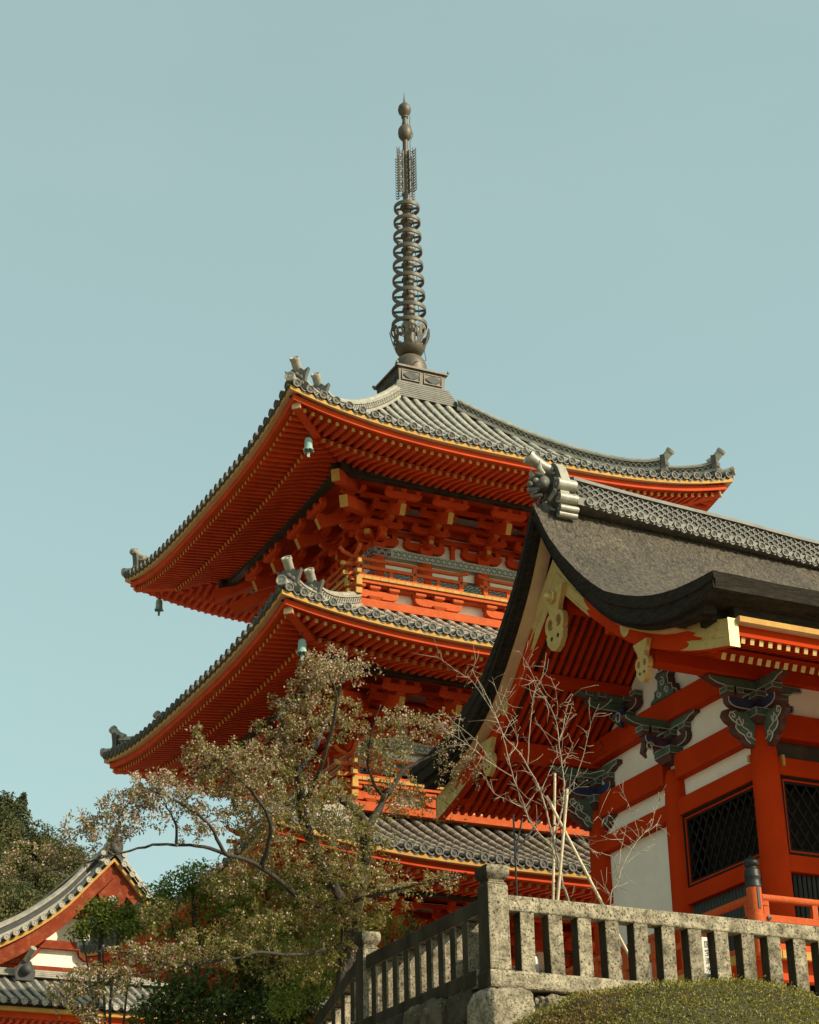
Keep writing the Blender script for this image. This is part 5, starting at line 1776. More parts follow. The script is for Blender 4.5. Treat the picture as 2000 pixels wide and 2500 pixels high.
# =================================================================== TILED HALL at lower left
HX, HY = 17.4, 56.9
hall = thing('temple_hall', (HX, HY+4, 4.45), 'smaller vermilion temple hall with tiled gable roof, lower left below the wooded hill', 'temple hall')
hp = spline([0, .62, 1.41, 2.39, 3.37, 4.4, 5.2], [16.02, 15.34, 14.47, 13.68, 13.10, 12.66, 12.42])   # gable top edge
HD = 9.0
mb = MB()
for s in (-1, 1):
    dl = [i*5.2/26 for i in range(27)]
    mb.grid([[(HX+s*d, y, hp(d)+.18) for d in dl] for y in (HY-.25, HY+HD)], 1, flip=(s < 0))
    n = int(HD/.30)
    for i in range(n):
        y = HY-.10+i*.30
        vs = []; fs = []
        for j, d in enumerate(dl[1:]):
            for q in range(6):
                a = math.pi*q/5
                rad = .085 if j % 2 else .078
                vs.append((HX+s*d, y+rad*math.cos(a), hp(d)+.20+rad*math.sin(a)))
        for j in range(len(dl)-2):
            for q in range(5):
                a0 = j*6+q
                fs.append((a0, a0+1, a0+7, a0+6) if s > 0 else (a0+6, a0+7, a0+1, a0))
        mb.add(vs, fs, 0)
    # verge: short cross tiles ending in discs along the gable
    d = .28
    while d < 5.1:
        z = hp(d)+.20
        mb.tube([(HX+s*d, HY-.32, z), (HX+s*d, HY-.02, z+.02)], .085, 12, 0)
        mb.lathe([(.098,-.05),(.098,.02),(.075,.02),(.068,.006),(.03,.006),(.025,.018),(0,.02)], n=12, axis=(0,-1,0), o=(HX+s*d, HY-.32, z))
        d += .27
    # descending ridge parallel to the gable
    secs = []
    for d in dl[1:22]:
        z = hp(d)+.18
        P = [(-.17,0),(-.17,.24),(-.11,.24),(-.11,.44),(-.16,.44),(-.16,.52),(-.08,.62),(.08,.62),(.16,.52),(.16,.44),(.11,.44),(.11,.24),(.17,.24),(.17,0)]
        secs.append([(HX+s*d, HY+.42+(e if s > 0 else -e), z+h) for e, h in P])
    mb.strip(secs if s > 0 else secs, 0, mis=[0,0,1,0,0,0,0,0,0,0,1,0,0,0])
hr = mb.build('roof', ['tile', 'tiledark'], hall, smooth='auto')
mb = MB()
mb.box(HX-.22, HX+.22, HY+.1, HY+HD, 16.1, 16.45, 1); mb.box(HX-.26, HX+.26, HY+.1, HY+HD, 16.451, 16.53, 0)
mb.tube([(HX, HY+.1, 16.58), (HX, HY+HD, 16.58)], .11, 10, 0)
mb.build('ridge', ['tile', 'tiledark'], hall, smooth='auto').parent = hr
mb = MB()
poly = [(-.30,-.2),(-.38,.0),(-.28,.15),(-.30,.4),(-.15,.62),(0,.68),(.15,.62),(.30,.4),(.28,.15),(.38,0),(.30,-.2)]
mb.prism(poly, (HX, HY-.05, 16.15), (1,0,0), (0,0,1), (0,.14,0), 1, side=0)
for s in (-1, 1):
    for a, b in ((.34, .12), (.36, -.08)):
        mb.tube([(HX+s*a, HY-.08, 16.15+b), (HX+s*a, HY+.12, 16.15+b)], .08, 12, 0)
mb.sphere((HX, HY-.1, 16.4), .14, 10, 7, 1)
mb.tube([(HX, HY+.1, 16.75), (HX, HY-.2, 16.9), (HX, HY-.45, 17.15)], .11, 12, 0)
mb.build('ridge_end_ornament', ['tile', 'tiledark'], hall, smooth='auto').parent = hr
for s in (-1, 1):
    mb = MB()
    dl = [i*5.0/22 for i in range(23)]
    mb.strip([[(HX+s*d, HY-.18, hp(d)-.02), (HX+s*d, HY+.05, hp(d)-.02), (HX+s*d, HY+.05, hp(d)+.10), (HX+s*d, HY-.18, hp(d)+.10)] for d in dl], 0, mis=[1,0,0,0])
    mb.build('gable_strip', ['ochre', 'beige'], hall)
    mb = MB()
    mb.strip([[(HX+s*d, HY-.04, hp(d)-.50), (HX+s*d, HY+.08, hp(d)-.50), (HX+s*d, HY+.08, hp(d)-.021), (HX+s*d, HY-.04, hp(d)-.021)] for d in dl], 0)
    mb.strip([[(HX+s*d, HY-.065, hp(d)-.53), (HX+s*d, HY-.041, hp(d)-.53), (HX+s*d, HY-.041, hp(d)-.27), (HX+s*d, HY-.065, hp(d)-.27)] for d in dl], 1)
    mb.build('bargeboard', ['hallred', 'hallred'], hall)
mb = MB()
poly = [(-.02,.5),(-.45,.0),(-.38,-.18),(-.42,-.34),(-.2,-.42),(-.12,-.6),(0,-.72),(.12,-.6),(.2,-.42),(.42,-.34),(.38,-.18),(.45,0),(.02,.5)]
mb.prism(poly, (HX, HY-.12, 14.95), (1,0,0), (0,0,1), (0,.08,0), 0)
gp = mb.build('gable_pendant', ['hallred'], hall)
mb = MB()
for q in range(8):
    a = q*math.pi/4
    mb.sphere((HX+.12*math.cos(a), HY-.13, 14.78+.12*math.sin(a)), .05, 8, 6, 0)
mb.sphere((HX, HY-.14, 14.78), .07, 10, 7, 0)
mb.build('flower_boss', ['tile'], hall, smooth='auto').parent = gp
mb = MB()
poly = [(-4.4, 12.3), (4.4, 12.3)]+[(d, hp(abs(d))-.05) for d in (4.4, 3.4, 2.4, 1.4, .6, 0, -.6, -1.4, -2.4, -3.4, -4.4)]
mb.prism([(a, b) for a, b in poly], (HX, HY+1.05, 0), (1,0,0), (0,0,1), (0,.1,0), 0)
mb.prism([(-1.5, 14.4), (1.5, 14.4), (.6, hp(.6)-.05), (0, hp(0)-.05), (-.6, hp(.6)-.05)], (HX, HY+1.0, 0), (1,0,0), (0,0,1), (0,.04,0), 1)
mb.box(HX-4.4, HX+4.4, HY+.88, HY+1.04, 12.45, 12.85, 1)
for x in (-2.6, 0, 2.6):
    mb.box(HX+x-.14, HX+x+.14, HY+.90, HY+1.04, 12.851, 14.0, 1)
    arm_p = [(-.7,.28),(-.66,.12),(-.5,0),(.5,0),(.66,.12),(.7,.28)]
    mb.prism(arm_p, (HX+x, HY+.86, 13.1), (1,0,0), (0,0,1), (0,.18,0), 1)
mb.box(HX-2.9, HX+2.9, HY+.87, HY+1.03, 13.40, 13.65, 1)
mb.box(HX-4.3, HX-2.25, HY+.80, HY+.879, 12.86, 13.75, 1)
mb.box(HX+2.25, HX+4.3, HY+.80, HY+.879, 12.86, 13.75, 1)
mb.build('gable_wall', ['plaster', 'hallred'], hall)
# skirt roof
mb = MB()
W = 6.6
def sk(t): return 12.35-1.50*t+.22*t*t          # t 0 at the wall .. 1 at the eave
YS0, YS1 = HY+.35, HY-2.45
mb.grid([[(HX-W, lerp(YS0, YS1, t/8), sk(t/8)-.02), (HX+W, lerp(YS0, YS1, t/8), sk(t/8)-.02)] for t in range(9)], 1, flip=False)
n = int(2*W/.30)
for i in range(n):
    x = HX-W+.15+i*.30
    vs = []; fs = []
    for j in range(11):
        t = j/10
        for q in range(7):
            a = math.pi*q/6
            rad = .092 if j % 2 else .082
            vs.append((x+rad*math.cos(a), lerp(YS0, YS1, t), sk(t)+.01+rad*math.sin(a)))
    for j in range(10):
        for q in range(6):
            a0 = j*7+q
            fs.append((a0+7, a0+8, a0+1, a0))
    mb.add(vs, fs, 0)
    mb.lathe([(.10,-.05),(.10,.02),(.078,.02),(.07,.006),(.03,.006),(0,.018)], n=12, axis=(0,-1,0), o=(x, YS1, sk(1)+.02))
for j in range(28):
    t = j/28
    y = lerp(YS0, YS1, t)
    mb.box(HX-W, HX+W, y-.10, y, sk(t)-.03, sk(t)+.015, 1)
for j in range(4):
    mb.box(HX-4.9, HX+4.9, HY-.16+.03*j, HY+.4, 12.28+j*.06, 12.28+j*.06+.045, 0)
mb.build('skirt_roof', ['tile', 'tiledark'], hall, smooth='auto')
mb = MB()
for z_, w in ((12.46, .2),):
    mb.prism([(-.25,-.25),(-.3,0),(-.15,.3),(0,.38),(.15,.3),(.3,0),(.25,-.25)], (14.75, HY-.45, 12.35), (1,0,0), (0,0,1), (0,.16,0), 1, side=0)
    mb.sphere((14.75, HY-.5, 12.4), .16, 10, 7, 1)
    mb.tube([(14.75, HY-.3, 12.65), (14.8, HY-.6, 12.8), (14.86, HY-.8, 12.98)], .10, 12, 0)
mb.build('ridge_end_ornament', ['tile', 'tiledark'], hall, smooth='auto')
mb = MB()
mb.box(HX-W, HX+W, YS1+.12, YS1+.4, 10.83, 10.945, 0); mb.box(HX-W, HX+W, YS1+.06, YS1+.4, 10.95, 11.02, 1)
mb.box(HX-W+.1, HX+W-.1, YS1+.30, YS1+.5, 10.66, 10.829, 2)
for i in range(62):
    x = HX-W+.2+i*.21
    mb.box(x, x+.09, YS1+.34, HY+.4, 10.54, 10.64, 2)
mb.build('eave', ['ochre', 'black', 'verm'], hall)
mb = MB(); mb.box(HX-4.6, HX+4.6, HY+.5, HY+HD, 4.5, 12.3)
mb.build('wall', ['plaster'], hall)
mb = MB()
for i in range(6):
    x = HX-4.6+i*1.84
    mb.lathe([(.2,4.5),(.2,11)], c=(x, HY+.45), n=14)
mb.build('column', ['verm'], hall, smooth='auto')

# =================================================================== TREES
from mathutils import kdtree
def smooth_path(pts, sub=4, jit=0.0, rng=None):
    out = []
    n = len(pts)
    for i in range(n-1):
        p0 = pts[max(i-1,0)]; p1 = pts[i]; p2 = pts[i+1]; p3 = pts[min(i+2,n-1)]
        for q in range(sub):
            t = q/sub
            a = .5*((2*p1)+(p2-p0)*t+(2*p0-5*p1+4*p2-p3)*t*t+(3*p1-p0-3*p2+p3)*t**3)
            if jit and rng: a = a+rv(rng)*jit
            out.append(a)
    out.append(pts[-1])
    return out

def grow_tree(t, limbs, blobs, rng, leafm, twigm, barkm, leafL, leafW, per, blossom=0, twig_r=.007, maxlen=1.3, droop=.0, blosm='blossom', fold=.25, limb_names=True, leaf_spread=.75, outw=.6):
    # limbs: (points, r0, r1); blobs: (centre, radii, tips, blossom fraction, leaf mix)
    nodes = []
    wood = MB()
    trunk = MB()
    for li, (pts, r0, r1) in enumerate(limbs):
        path = smooth_path([Vector(p) for p in pts], 5, .012, rng)
        n = len(path)
        rs = [lerp(r0, r1, (i/(n-1))**.8)*(1+rng.uniform(-.06, .06)) for i in range(n)]
        (trunk if li == 0 else wood).tube(path, rs, 8 if r0 > .03 else 6, 0)
        for p, r in zip(path, rs): nodes.append((p, r))
    tips = []
    for bi, (c, rad, n, bf, lm) in enumerate(blobs):
        c = Vector(c)
        for i in range(n):
            d = rv(rng)*(rng.random()**.45)
            tips.append((c+Vector((d.x*rad[0], d.y*rad[1], d.z*rad[2])), bf, lm, c))
    kd = kdtree.KDTree(len(nodes)+len(tips)*4)
    for i, (p, r) in enumerate(nodes): kd.insert(p, i)
    kd.balance()
    tips.sort(key=lambda q: kd.find(q[0])[2])
    leaves = MB(); flo = MB()
    cnt = 0
    for (p, bf, lm, c) in tips:
        if cnt % 60 == 0 and cnt:
            kd = kdtree.KDTree(len(nodes))
            for i, (q, r) in enumerate(nodes): kd.insert(q, i)
            kd.balance()
        cnt += 1
        # prefer a node that lies nearer the trunk side: sample a few
        cand = kd.find_n(p, 4)
        q, i, dist = cand[min(len(cand)-1, rng.choice((0,0,1,2)))]
        dist = (p-q).length
        if dist > maxlen:
            d = (q-p).normalized(); p = q-d*maxlen*rng.uniform(.7, 1); dist = (p-q).length
        if dist < .05: continue
        m1 = q.lerp(p, .35)+rv(rng)*dist*.13+Vector((0,0,.05*dist)); m2 = q.lerp(p, .7)+rv(rng)*dist*.11-Vector((0,0,droop*dist))
        ra = min(nodes[i][1]*.7, twig_r*(1+dist*1.2))
        wood.tube([q, m1, m2, p], [ra, ra*.8, ra*.6, ra*.35], 4, 1, cap=False)
        nodes += [(m1, ra*.8), (m2, ra*.6), (p, ra*.45)]
        seg = [q, m1, m2, p]
        if lm <= 0: continue
        k = max(1, int(per*lm*rng.uniform(.7, 1.3)*min(1.4, .5+dist)))
        for j in range(k):
            tt = rng.uniform(.25, 1.0)*3
            a = min(2, int(tt)); b0 = seg[a].lerp(seg[a+1], tt-a)
            tw = (seg[a+1]-seg[a]).normalized()
            d = (tw*.5+rv(rng)*.9+Vector((0,0,-.15))).normalized()
            b0 = b0+rv(rng)*leafL*leaf_spread
            s = rng.uniform(.65, 1.15)
            leaf(leaves, b0, d, (Vector((.15,-.25,.9))+rv(rng)*.75), leafL*s, leafW*s, 0, fold)
        if bf > 0:
            kb = int(blossom*bf*rng.uniform(.5, 1.5)+.5)
            for j in range(kb):
                tt = rng.uniform(.35, 1.0)*3
                a = min(2, int(tt)); b0 = seg[a].lerp(seg[a+1], tt-a)+rv(rng)*.05
                n0 = rv(rng); e1 = n0.orthogonal().normalized(); e2 = n0.cross(e1)
                r = rng.uniform(.013, .020)
                i0 = len(flo.v)
                flo.v.append(tuple(b0-n0*.005))
                for q5 in range(10):
                    a5 = 2*math.pi*q5/10
                    rr = r if q5 % 2 == 0 else r*.62
                    flo.v.append(tuple(b0+(e1*math.cos(a5)+e2*math.sin(a5))*rr))
                for q5 in range(10):
                    flo.f.append((i0, i0+1+q5, i0+1+(q5+1) % 10)); flo.m.append(0)
    tr = trunk.build('trunk', [barkm], t, smooth=True)
    br = wood.build('branches', [barkm, twigm], t, smooth=True)
    if leaves.v: leaves.build('leaves', leafm, t)
    if flo.v: flo.build('blossoms', blosm, t)

# ---- cherry
rng = random.Random(11)
cb = (10.85, 24.75, 4.44)
ch = thing('cherry_tree', cb, 'spreading cherry tree with bronze leaves and fading pale pink blossom before the pagoda', 'cherry tree')
D0 = 27.3
def L(*pp): return [atd(x, y, d) for x, y, d in pp]
B0 = Vector(cb)
limbs = [
 ([B0-Vector((0,0,.2)), B0+Vector((.05,.05,.6))]+L((850,2260,27.2),(810,2160,27.2),(772,2080,27.1),(738,1995,26.9),(733,1930,26.8),(728,1880,26.8)), .13, .055),
 (L((728,1890,26.8),(708,1830,26.6),(692,1790,26.4),(688,1755,26.3)), .05, .028),
 (L((730,1888,26.8),(770,1820,27.2),(800,1760,27.4),(830,1680,27.5),(836,1620,27.6),(842,1580,27.7)), .048, .012),
 (L((736,1975,26.9),(765,1925,26.5),(790,1850,26.3),(812,1770,26.2),(822,1700,26.1),(800,1640,26)), .045, .010),
 ([B0+Vector((.05,.05,.5))]+L((880,2180,27.4),(892,2060,27.5),(884,2000,27.4),(850,1965,27.2),(826,1942,27.1)), .10, .055),
 (L((890,2035,27.5),(938,1952,27.9),(988,1882,28.2),(1055,1845,28.4),(1150,1800,28.6)), .065, .008),
 (L((938,1952,27.9),(900,1880,27.8),(905,1800,27.7),(930,1720,27.7)), .03, .008),
 (L((850,2250,27.2),(720,2180,26.3),(640,2118,25.8),(560,2088,25.5),(480,2066,25.3),(390,2062,25.1),(300,2080,24.9),(180,2112,24.7),(40,2140,24.6)), .045, .006),
 (L((560,2088,25.5),(545,2075,25.2),(500,2000,25.0),(420,1950,24.9),(330,1915,24.8)), .035, .008),
 (L((432,2064,25.2),(425,2000,25.3),(400,1960,25.4)), .022, .008),
 (L((640,2118,25.8),(660,2010,25.6),(620,1940,25.4),(560,1880,25.3),(500,1830,25.2)), .035, .008),
 (L((850,2300,27.2),(740,2330,26.2),(640,2325,25.6),(585,2337,25.3),(430,2362,25.0),(280,2385,24.7),(180,2430,24.6)), .030, .006),
 (L((430,2362,25.0),(330,2330,24.8),(230,2320,24.7)), .02, .007),
 (L((280,2385,24.7),(225,2440,24.6),(205,2510,24.6)), .018, .008),
 (L((830,2210,27.0),(900,2190,26.4),(1000,2165,26.0),(1110,2140,25.8),(1140,2130,25.7)), .04, .006),
 (L((900,2190,26.4),(860,2120,26.0),(840,2060,25.9)), .02, .007),
]
def bl(px, py, rx, ry, d, n, bf, lm=1.0, dz=None):
    k = d/FPX
    c = atd(px, py, d)
    return (c, (rx*k, (dz if dz else rx*k*.8), ry*k*1.1), int(n*(1.6 if bf > 0 else 1)), bf, lm)
blobs = [
 bl(770,1640,55,50,26.6,60,1.6,.7), bl(840,1625,70,50,27.2,50,1.5,.6), bl(900,1640,60,40,27.6,14,.5,.15),
 bl(740,1720,90,60,26.6,70,1.2,.9), bl(700,1800,90,55,26.4,75,1.3,.9), bl(830,1760,80,60,26.9,55,.8,.8),
 bl(600,1860,100,50,25.6,80,1.6,.9), bl(500,1860,70,50,25.3,50,1.2,1.0), bl(480,1800,25,40,25.2,14,.8,1.0),
 bl(700,1900,120,70,26.4,95,.8,1.0), bl(560,1940,150,60,25.6,110,1.3,1.0), bl(400,1930,110,50,25.0,75,2.2,.7),
 bl(320,1980,95,50,24.9,70,1.9,.75), bl(230,2020,100,45,24.8,60,1.6,.7), bl(120,2085,110,38,24.7,45,1.3,.7), bl(20,2130,60,30,24.6,16,1.2,.6),
 bl(480,2010,90,45,25.2,40,1.4,.6), bl(640,2010,110,60,25.9,90,.9,1.0), bl(790,1980,110,80,26.6,100,.7,1.0),
 bl(930,1830,90,70,27.8,70,.7,.8), bl(1000,1770,85,50,28.2,55,1.0,.6), bl(1080,1770,60,45,28.4,26,1.2,.5), bl(1120,1880,80,60,28.5,36,1.0,.4),
 bl(960,1930,80,60,28.0,50,.6,.9), bl(880,2030,110,60,27.2,75,.5,1.0), bl(1000,1960,60,40,28.2,26,.5,.8),
 bl(700,2100,170,60,26.4,110,.8,1.0), bl(860,2130,140,55,26.6,90,.7,1.0), bl(950,2170,130,40,26.2,60,.5,.7), bl(1080,2150,60,25,25.8,22,.7,.5),
 bl(560,2160,110,40,25.8,50,.8,.9), bl(760,2220,130,55,26.6,90,.5,1.1), bl(620,2260,120,50,26.0,80,.4,1.2), bl(840,2280,100,60,27.2,70,.3,1.2),
 bl(500,2320,130,45,25.4,80,.8,1.1), bl(370,2340,120,42,25.0,75,1.2,.9), bl(260,2390,110,40,24.7,70,1.2,.9), bl(170,2430,80,45,24.6,40,1.0,.8), bl(220,2480,40,30,24.6,22,1.2,.8),
 bl(380,2230,60,40,25.4,30,.4,1.2), bl(700,2350,120,50,26.4,60,.3,1.2), bl(1090,1990,70,60,28.0,12,.4,.3), bl(800,2340,90,55,26.9,60,.3,1.2), bl(880,2230,80,40,26.8,40,.4,1.0),
]
grow_tree(ch, limbs, blobs, rng, 'cherryleaf', 'barklight', 'bark', .074, .027, 15, blossom=5.0, twig_r=.0055, droop=.05, leaf_spread=.5)

# ---- maples and dark shrubs behind the cherry
def leafy(name, base, label, cat, blobs, rng, m, L_, W_, per, group=None, th=.09):
    t = thing(name, base, label, cat, group)
    b = Vector(base)
    limbs = []
    cs = [Vector(q[0]) for q in blobs]
    top = max(cs, key=lambda c: c.z)
    limbs.append(([b-Vector((0,0,.2)), b.lerp(top, .35)+rv(rng)*.15, b.lerp(top, .7)+rv(rng)*.15, top], th, .02))
    for c in cs:
        q = b.lerp(top, rng.uniform(.3, .6))
        limbs.append(([q, q.lerp(c, .5)+Vector((0,0,.15))+rv(rng)*.15, c], th*.4, .012))
    grow_tree(t, limbs, blobs, rng, m, 'bark', 'bark', L_, W_, per, twig_r=.006, maxlen=1.5, fold=.15, leaf_spread=1.6)
    return t
rng = random.Random(3)
p = atd(480, 2420, 34)
leafy('maple_tree', (p.x, p.y, 4.44), 'dark green maple tree crown behind the cherry, right of the tiled hall gable', 'maple tree',
      [bl(470,2150,90,45,34,60,0,1), bl(540,2200,90,45,34.3,60,0,1), bl(400,2190,70,40,33.8,45,0,1), bl(470,2260,110,50,34,70,0,1), bl(600,2230,80,40,34.5,50,0,1), bl(560,2300,100,50,34,60,0,1)],
      rng, 'maple', .075, .045, 34)
p = atd(300, 2480, 33)
leafy('maple_tree', (p.x, p.y, 2.5), 'bright yellow green maple crown in front of the tiled hall gable', 'maple tree',
      [bl(250,2225,60,28,33,50,0,1), bl(330,2235,60,30,33.2,50,0,1), bl(200,2270,40,22,32.8,30,0,1), bl(290,2270,90,25,33,60,0,1)],
      rng, 'maple', .07, .04, 34)
p = atd(730, 2420, 33)
leafy('maple_tree', (p.x, p.y, 4.44), 'olive green maple filling the gap between the cherry trunk and the pagoda', 'maple tree',
      [bl(640,2150,80,45,33,55,0,1), bl(730,2180,90,50,33.2,70,0,1), bl(820,2200,80,45,33.4,55,0,1), bl(700,2270,110,50,33,80,0,1), bl(800,2290,80,50,33,60,0,1), bl(620,2290,80,50,32.6,60,0,1), bl(560,2170,60,40,32.8,30,0,1)],
      rng, 'maple', .07, .042, 34)
p = atd(560, 2560, 31.5)
leafy('evergreen_tree', (p.x, p.y, 2.2), 'deep shaded dark green tree filling the bottom left beside the granite fence', 'tree',
      [bl(480,2420,150,50,31.5,100,0,1), bl(640,2420,120,60,31.8,100,0,1), bl(560,2480,200,50,31.4,120,0,1), bl(400,2480,90,40,31.2,60,0,1), bl(700,2480,90,50,31,70,0,1), bl(600,2340,110,40,32,60,0,1), bl(740,2400,70,60,31.5,60,0,1)],
      rng, 'mapledark', .10, .055, 30, th=.12)
p = atd(900, 2330, 31)
leafy('evergreen_shrub', (p.x, p.y, 4.44), 'dusky green shrub between the granite fence arm and the pagoda base', 'shrub',
      [bl(840,2290,90,50,30.5,70,0,1), bl(900,2260,80,45,31,60,0,1), bl(960,2290,70,40,31.3,40,0,.7), bl(1010,2250,50,35,31.5,20,0,.5), bl(800,2360,80,60,30,70,0,1), bl(740,2320,70,50,30,50,0,1), bl(840,2360,70,50,29,70,0,1), bl(760,2400,70,60,29,80,0,1), bl(700,2450,60,50,28.5,60,0,1)],
      rng, 'maple', .06, .035, 26, th=.07)

# ---- bare young tree held by bamboo stakes
def pc(a, b): return (1000+a/2.875, 1350+b/2.875)
def pe(a, b): return (1200+a/3.45, 1700+b/3.45)
def bare(name, label, base, paths, Y, rng, th, spur=.5, buds=1.0, grp=None):
    t = thing(name, base, label, 'young tree', grp)
    st = MB(); bm = MB()
    nodes = []
    for pi, (pts, r0, r1, yo) in enumerate(paths):
        r0 *= .60; r1 *= .55
        w = [at(x, y, Y+o) for (x, y), o in zip(pts, [yo[0]+(yo[1]-yo[0])*i/(len(pts)-1) for i in range(len(pts))])]
        if pi in (0,): w = [Vector(base)-Vector((0,0,.15))]+w
        path = smooth_path(w, 5, .004, rng)
        n = len(path)
        st.tube(path, [lerp(r0, r1, i/(n-1)) for i in range(n)], 7, 0)
        for i in range(3, n-1):
            if r0 > .02 and i < n*.35: continue
            for rep in range(2):
                if rng.random() < spur*.95:
                    d = (path[i+1]-path[i]).normalized()
                    s = (d*.5+rv(rng)*.9).normalized()
                    ln = rng.uniform(.04, .16) if rng.random() < .7 else rng.uniform(.18, .38)
                    e = path[i]+s*ln
                    mid = path[i]+s*ln*.5+rv(rng)*ln*.12
                    st.tube([path[i], mid, e], [.0038, .003, .002], 4, 0)
                    if rng.random() < buds*.55:
                        for q in range(rng.choice((1,1,2))):
                            leaf(bm, e, (s+rv(rng)*.8), rv(rng), rng.uniform(.018, .032), .012)
    st.build('branches', ['twig'], t, smooth=True)
    tag(bm.build('buds', ['bud'], t), kind='stuff')
    return t
rng = random.Random(9)
yb = at(1388, 2200, 20.0)
paths = [
 ([pe(650,1720),pe(600,1600),pe(580,1450),pe(545,1310),pe(520,1190)], .028, .024, (0,0)),
 ([pe(520,1190),pe(490,1080),pe(460,950),pe(420,820),pe(380,720),pe(310,600),pe(240,480),pc(660,1280),pc(600,1130),pc(520,960),pc(450,840),pc(462,775)], .022, .005, (0,.4)),
 ([pe(590,1560),pe(560,1420),pe(530,1340),pe(500,1260),pe(430,1190),pe(360,1100),pe(310,1030),pe(280,930),pe(230,800),pe(190,700),pc(690,1430),pc(640,1230),pc(550,1060),pc(440,900),pc(350,840),pc(180,715)], .022, .004, (0,-.5)),
 ([pe(520,1190),pe(570,1050),pe(600,920),pe(612,760),pe(600,620),pe(580,480),pc(1045,1300),pc(1030,1180),pc(960,1030),pc(890,920),pc(830,780),pc(760,680)], .020, .004, (0,.2)),
 ([pc(830,1490),pc(840,1300),pc(860,1100),pc(880,960),pc(930,870),pc(960,700)], .011, .004, (.2,.1)),
 ([pe(610,800),pe(680,740),pc(1180,1540),pc(1230,1380),pc(1260,1250),pc(1290,1150),pc(1330,1060)], .010, .003, (.1,-.2)),
 ([pc(820,1800),pc(700,1740),pc(600,1690),pc(540,1590),pc(460,1500)], .010, .003, (-.2,-.5)),
 ([pc(1045,1320),pc(1080,1230),pc(1100,1100),pc(1145,990)], .008, .003, (.1,.3)),
 ([pc(1030,1180),pc(1040,1080),pc(1020,935)], .007, .003, (.1,-.1)),
 ([pc(720,1570),pc(550,1460),pc(450,1380),pc(330,1290),pc(250,1240),pc(190,1130)], .009, .003, (-.3,-.8)),
 ([pc(560,1450),pc(480,1330),pc(380,1240),pc(300,1180),pc(250,1120)], .008, .003, (-.3,-.6)),
 ([pc(690,1430),pc(760,1330),pc(700,1180),pc(640,1050),pc(580,870)], .008, .003, (-.2,.2)),
 ([pc(600,1130),pc(640,1060),pc(690,930)], .006, .003, (.2,.4)),
 ([pc(890,920),pc(850,900),pc(760,870)], .005, .003, (.2,.3)),
 ([pc(1070,1480),pc(1110,1420),pc(1150,1330)], .006, .003, (.1,.3)),
 ([pc(920,1680),pc(1000,1500),pc(1040,1430),pc(1150,1400)], .007, .003, (.1,.3)),
 ([pc(930,1690),pc(1010,1750),pc(1150,1660),pc(1250,1590)], .007, .003, (.0,-.3)),
 ([pc(1040,1320),pc(960,1260),pc(890,1200)], .006, .003, (.1,.3)),
 ([pc(1050,1330),pc(1110,1170),pc(1150,1040)], .006, .003, (.1,.3)),
 ([pc(820,1780),pc(880,1690),pc(930,1640)], .006, .003, (-.1,.2)),
 ([pc(660,1290),pc(700,1200),pc(760,1140)], .006, .003, (-.1,.2)),
]
bare('bare_tree', 'bare young tree with pale forking twigs, tied to bamboo stakes behind the granite fence', (yb.x+.42, yb.y, 4.44), paths, 20.0, rng, .03, .42)
yb2 = at(1490, 2212, 19.7)
paths = [
 ([pe(1000,1760),pe(1060,1580),pe(1100,1450),pe(1150,1340),pe(1220,1230),pe(1290,1150),pe(1350,1080),pe(1380,960),pe(1430,850)], .014, .003, (0,.1)),
 ([pe(1068,1520),pe(1030,1370),pe(960,1330),pe(850,1300),pe(790,1220),pe(740,1150)], .008, .003, (0,-.2)),
 ([pe(1180,1285),pe(1090,1230),pe(1000,1120),pe(930,1040),pe(890,1010)], .006, .003, (0,.2)),
 ([pe(1250,1190),pe(1200,1030),pe(1140,880),pe(1065,720)], .006, .003, (0,.1)),
 ([pe(1030,1365),pe(1090,1290),pe(1120,1150),pe(1140,1090)], .006, .003, (0,-.1)),
 ([pe(1220,1230),pe(1110,1150),pe(1020,1030),pe(980,970)], .006, .003, (.0,.2)),
 ([pe(1290,1150),pe(1380,1090),pe(1430,1000)], .005, .003, (.0,.2)),
 ([pe(1060,1600),pe(1020,1690),pe(960,1650),pe(880,1600)], .005, .003, (.0,.1)),
 ([pe(1120,1420),pe(1240,1320),pe(1320,1290)], .004, .002, (0,.1)),
]
bare('bare_sapling', 'thin bare sapling leaning right before the white plaster panel of the gate', (yb2.x-.05, yb2.y, 4.44), paths, 19.7, rng, .02, .42)
def stake(p0, p1, label, r):
    q0 = at(*p0); q1 = at(*p1)
    d = (q1-q0); g_ = q0+d*((4.40-q0.z)/d.z)
    t = thing('bamboo_stake', (g_.x, g_.y, 4.44), label, 'bamboo stake', 'bamboo stakes propping the young tree')
    mb = MB()
    n = 22
    pts = []; rs = []
    for i in range(n+1):
        f = i/n
        c = g_.lerp(q1, f)
        if i in (0, n): pts.append(c); rs.append(r); continue
        u = (q1-g_).normalized()
        if i % 3 == 0:
            for o_, k in ((-.02, 1), (-.006, 1.12), (.006, 1.12), (.02, .96)):
                pts.append(c+u*o_); rs.append(r*k)
        else:
            pts.append(c); rs.append(r)
    mb.tube(pts, rs, 12)
    mb.build('pole', ['bamboo'], t, smooth=True)
    return t, g_, q1
s1 = stake((*pe(558,1715), 19.92), (*pe(640,785), 19.88), 'upright bamboo stake in front of the other two, tied to the bare young tree', .019)
s2 = stake((*pe(940,1760), 19.80), (*pe(465,842), 20.25), 'slanting bamboo stake crossing behind the upright one', .019)
s3 = stake((*pe(520,1715), 20.35), (*pe(535,650), 20.35), 'thinner vertical bamboo stake furthest left, half hidden by the young tree', .017)
mb = MB()
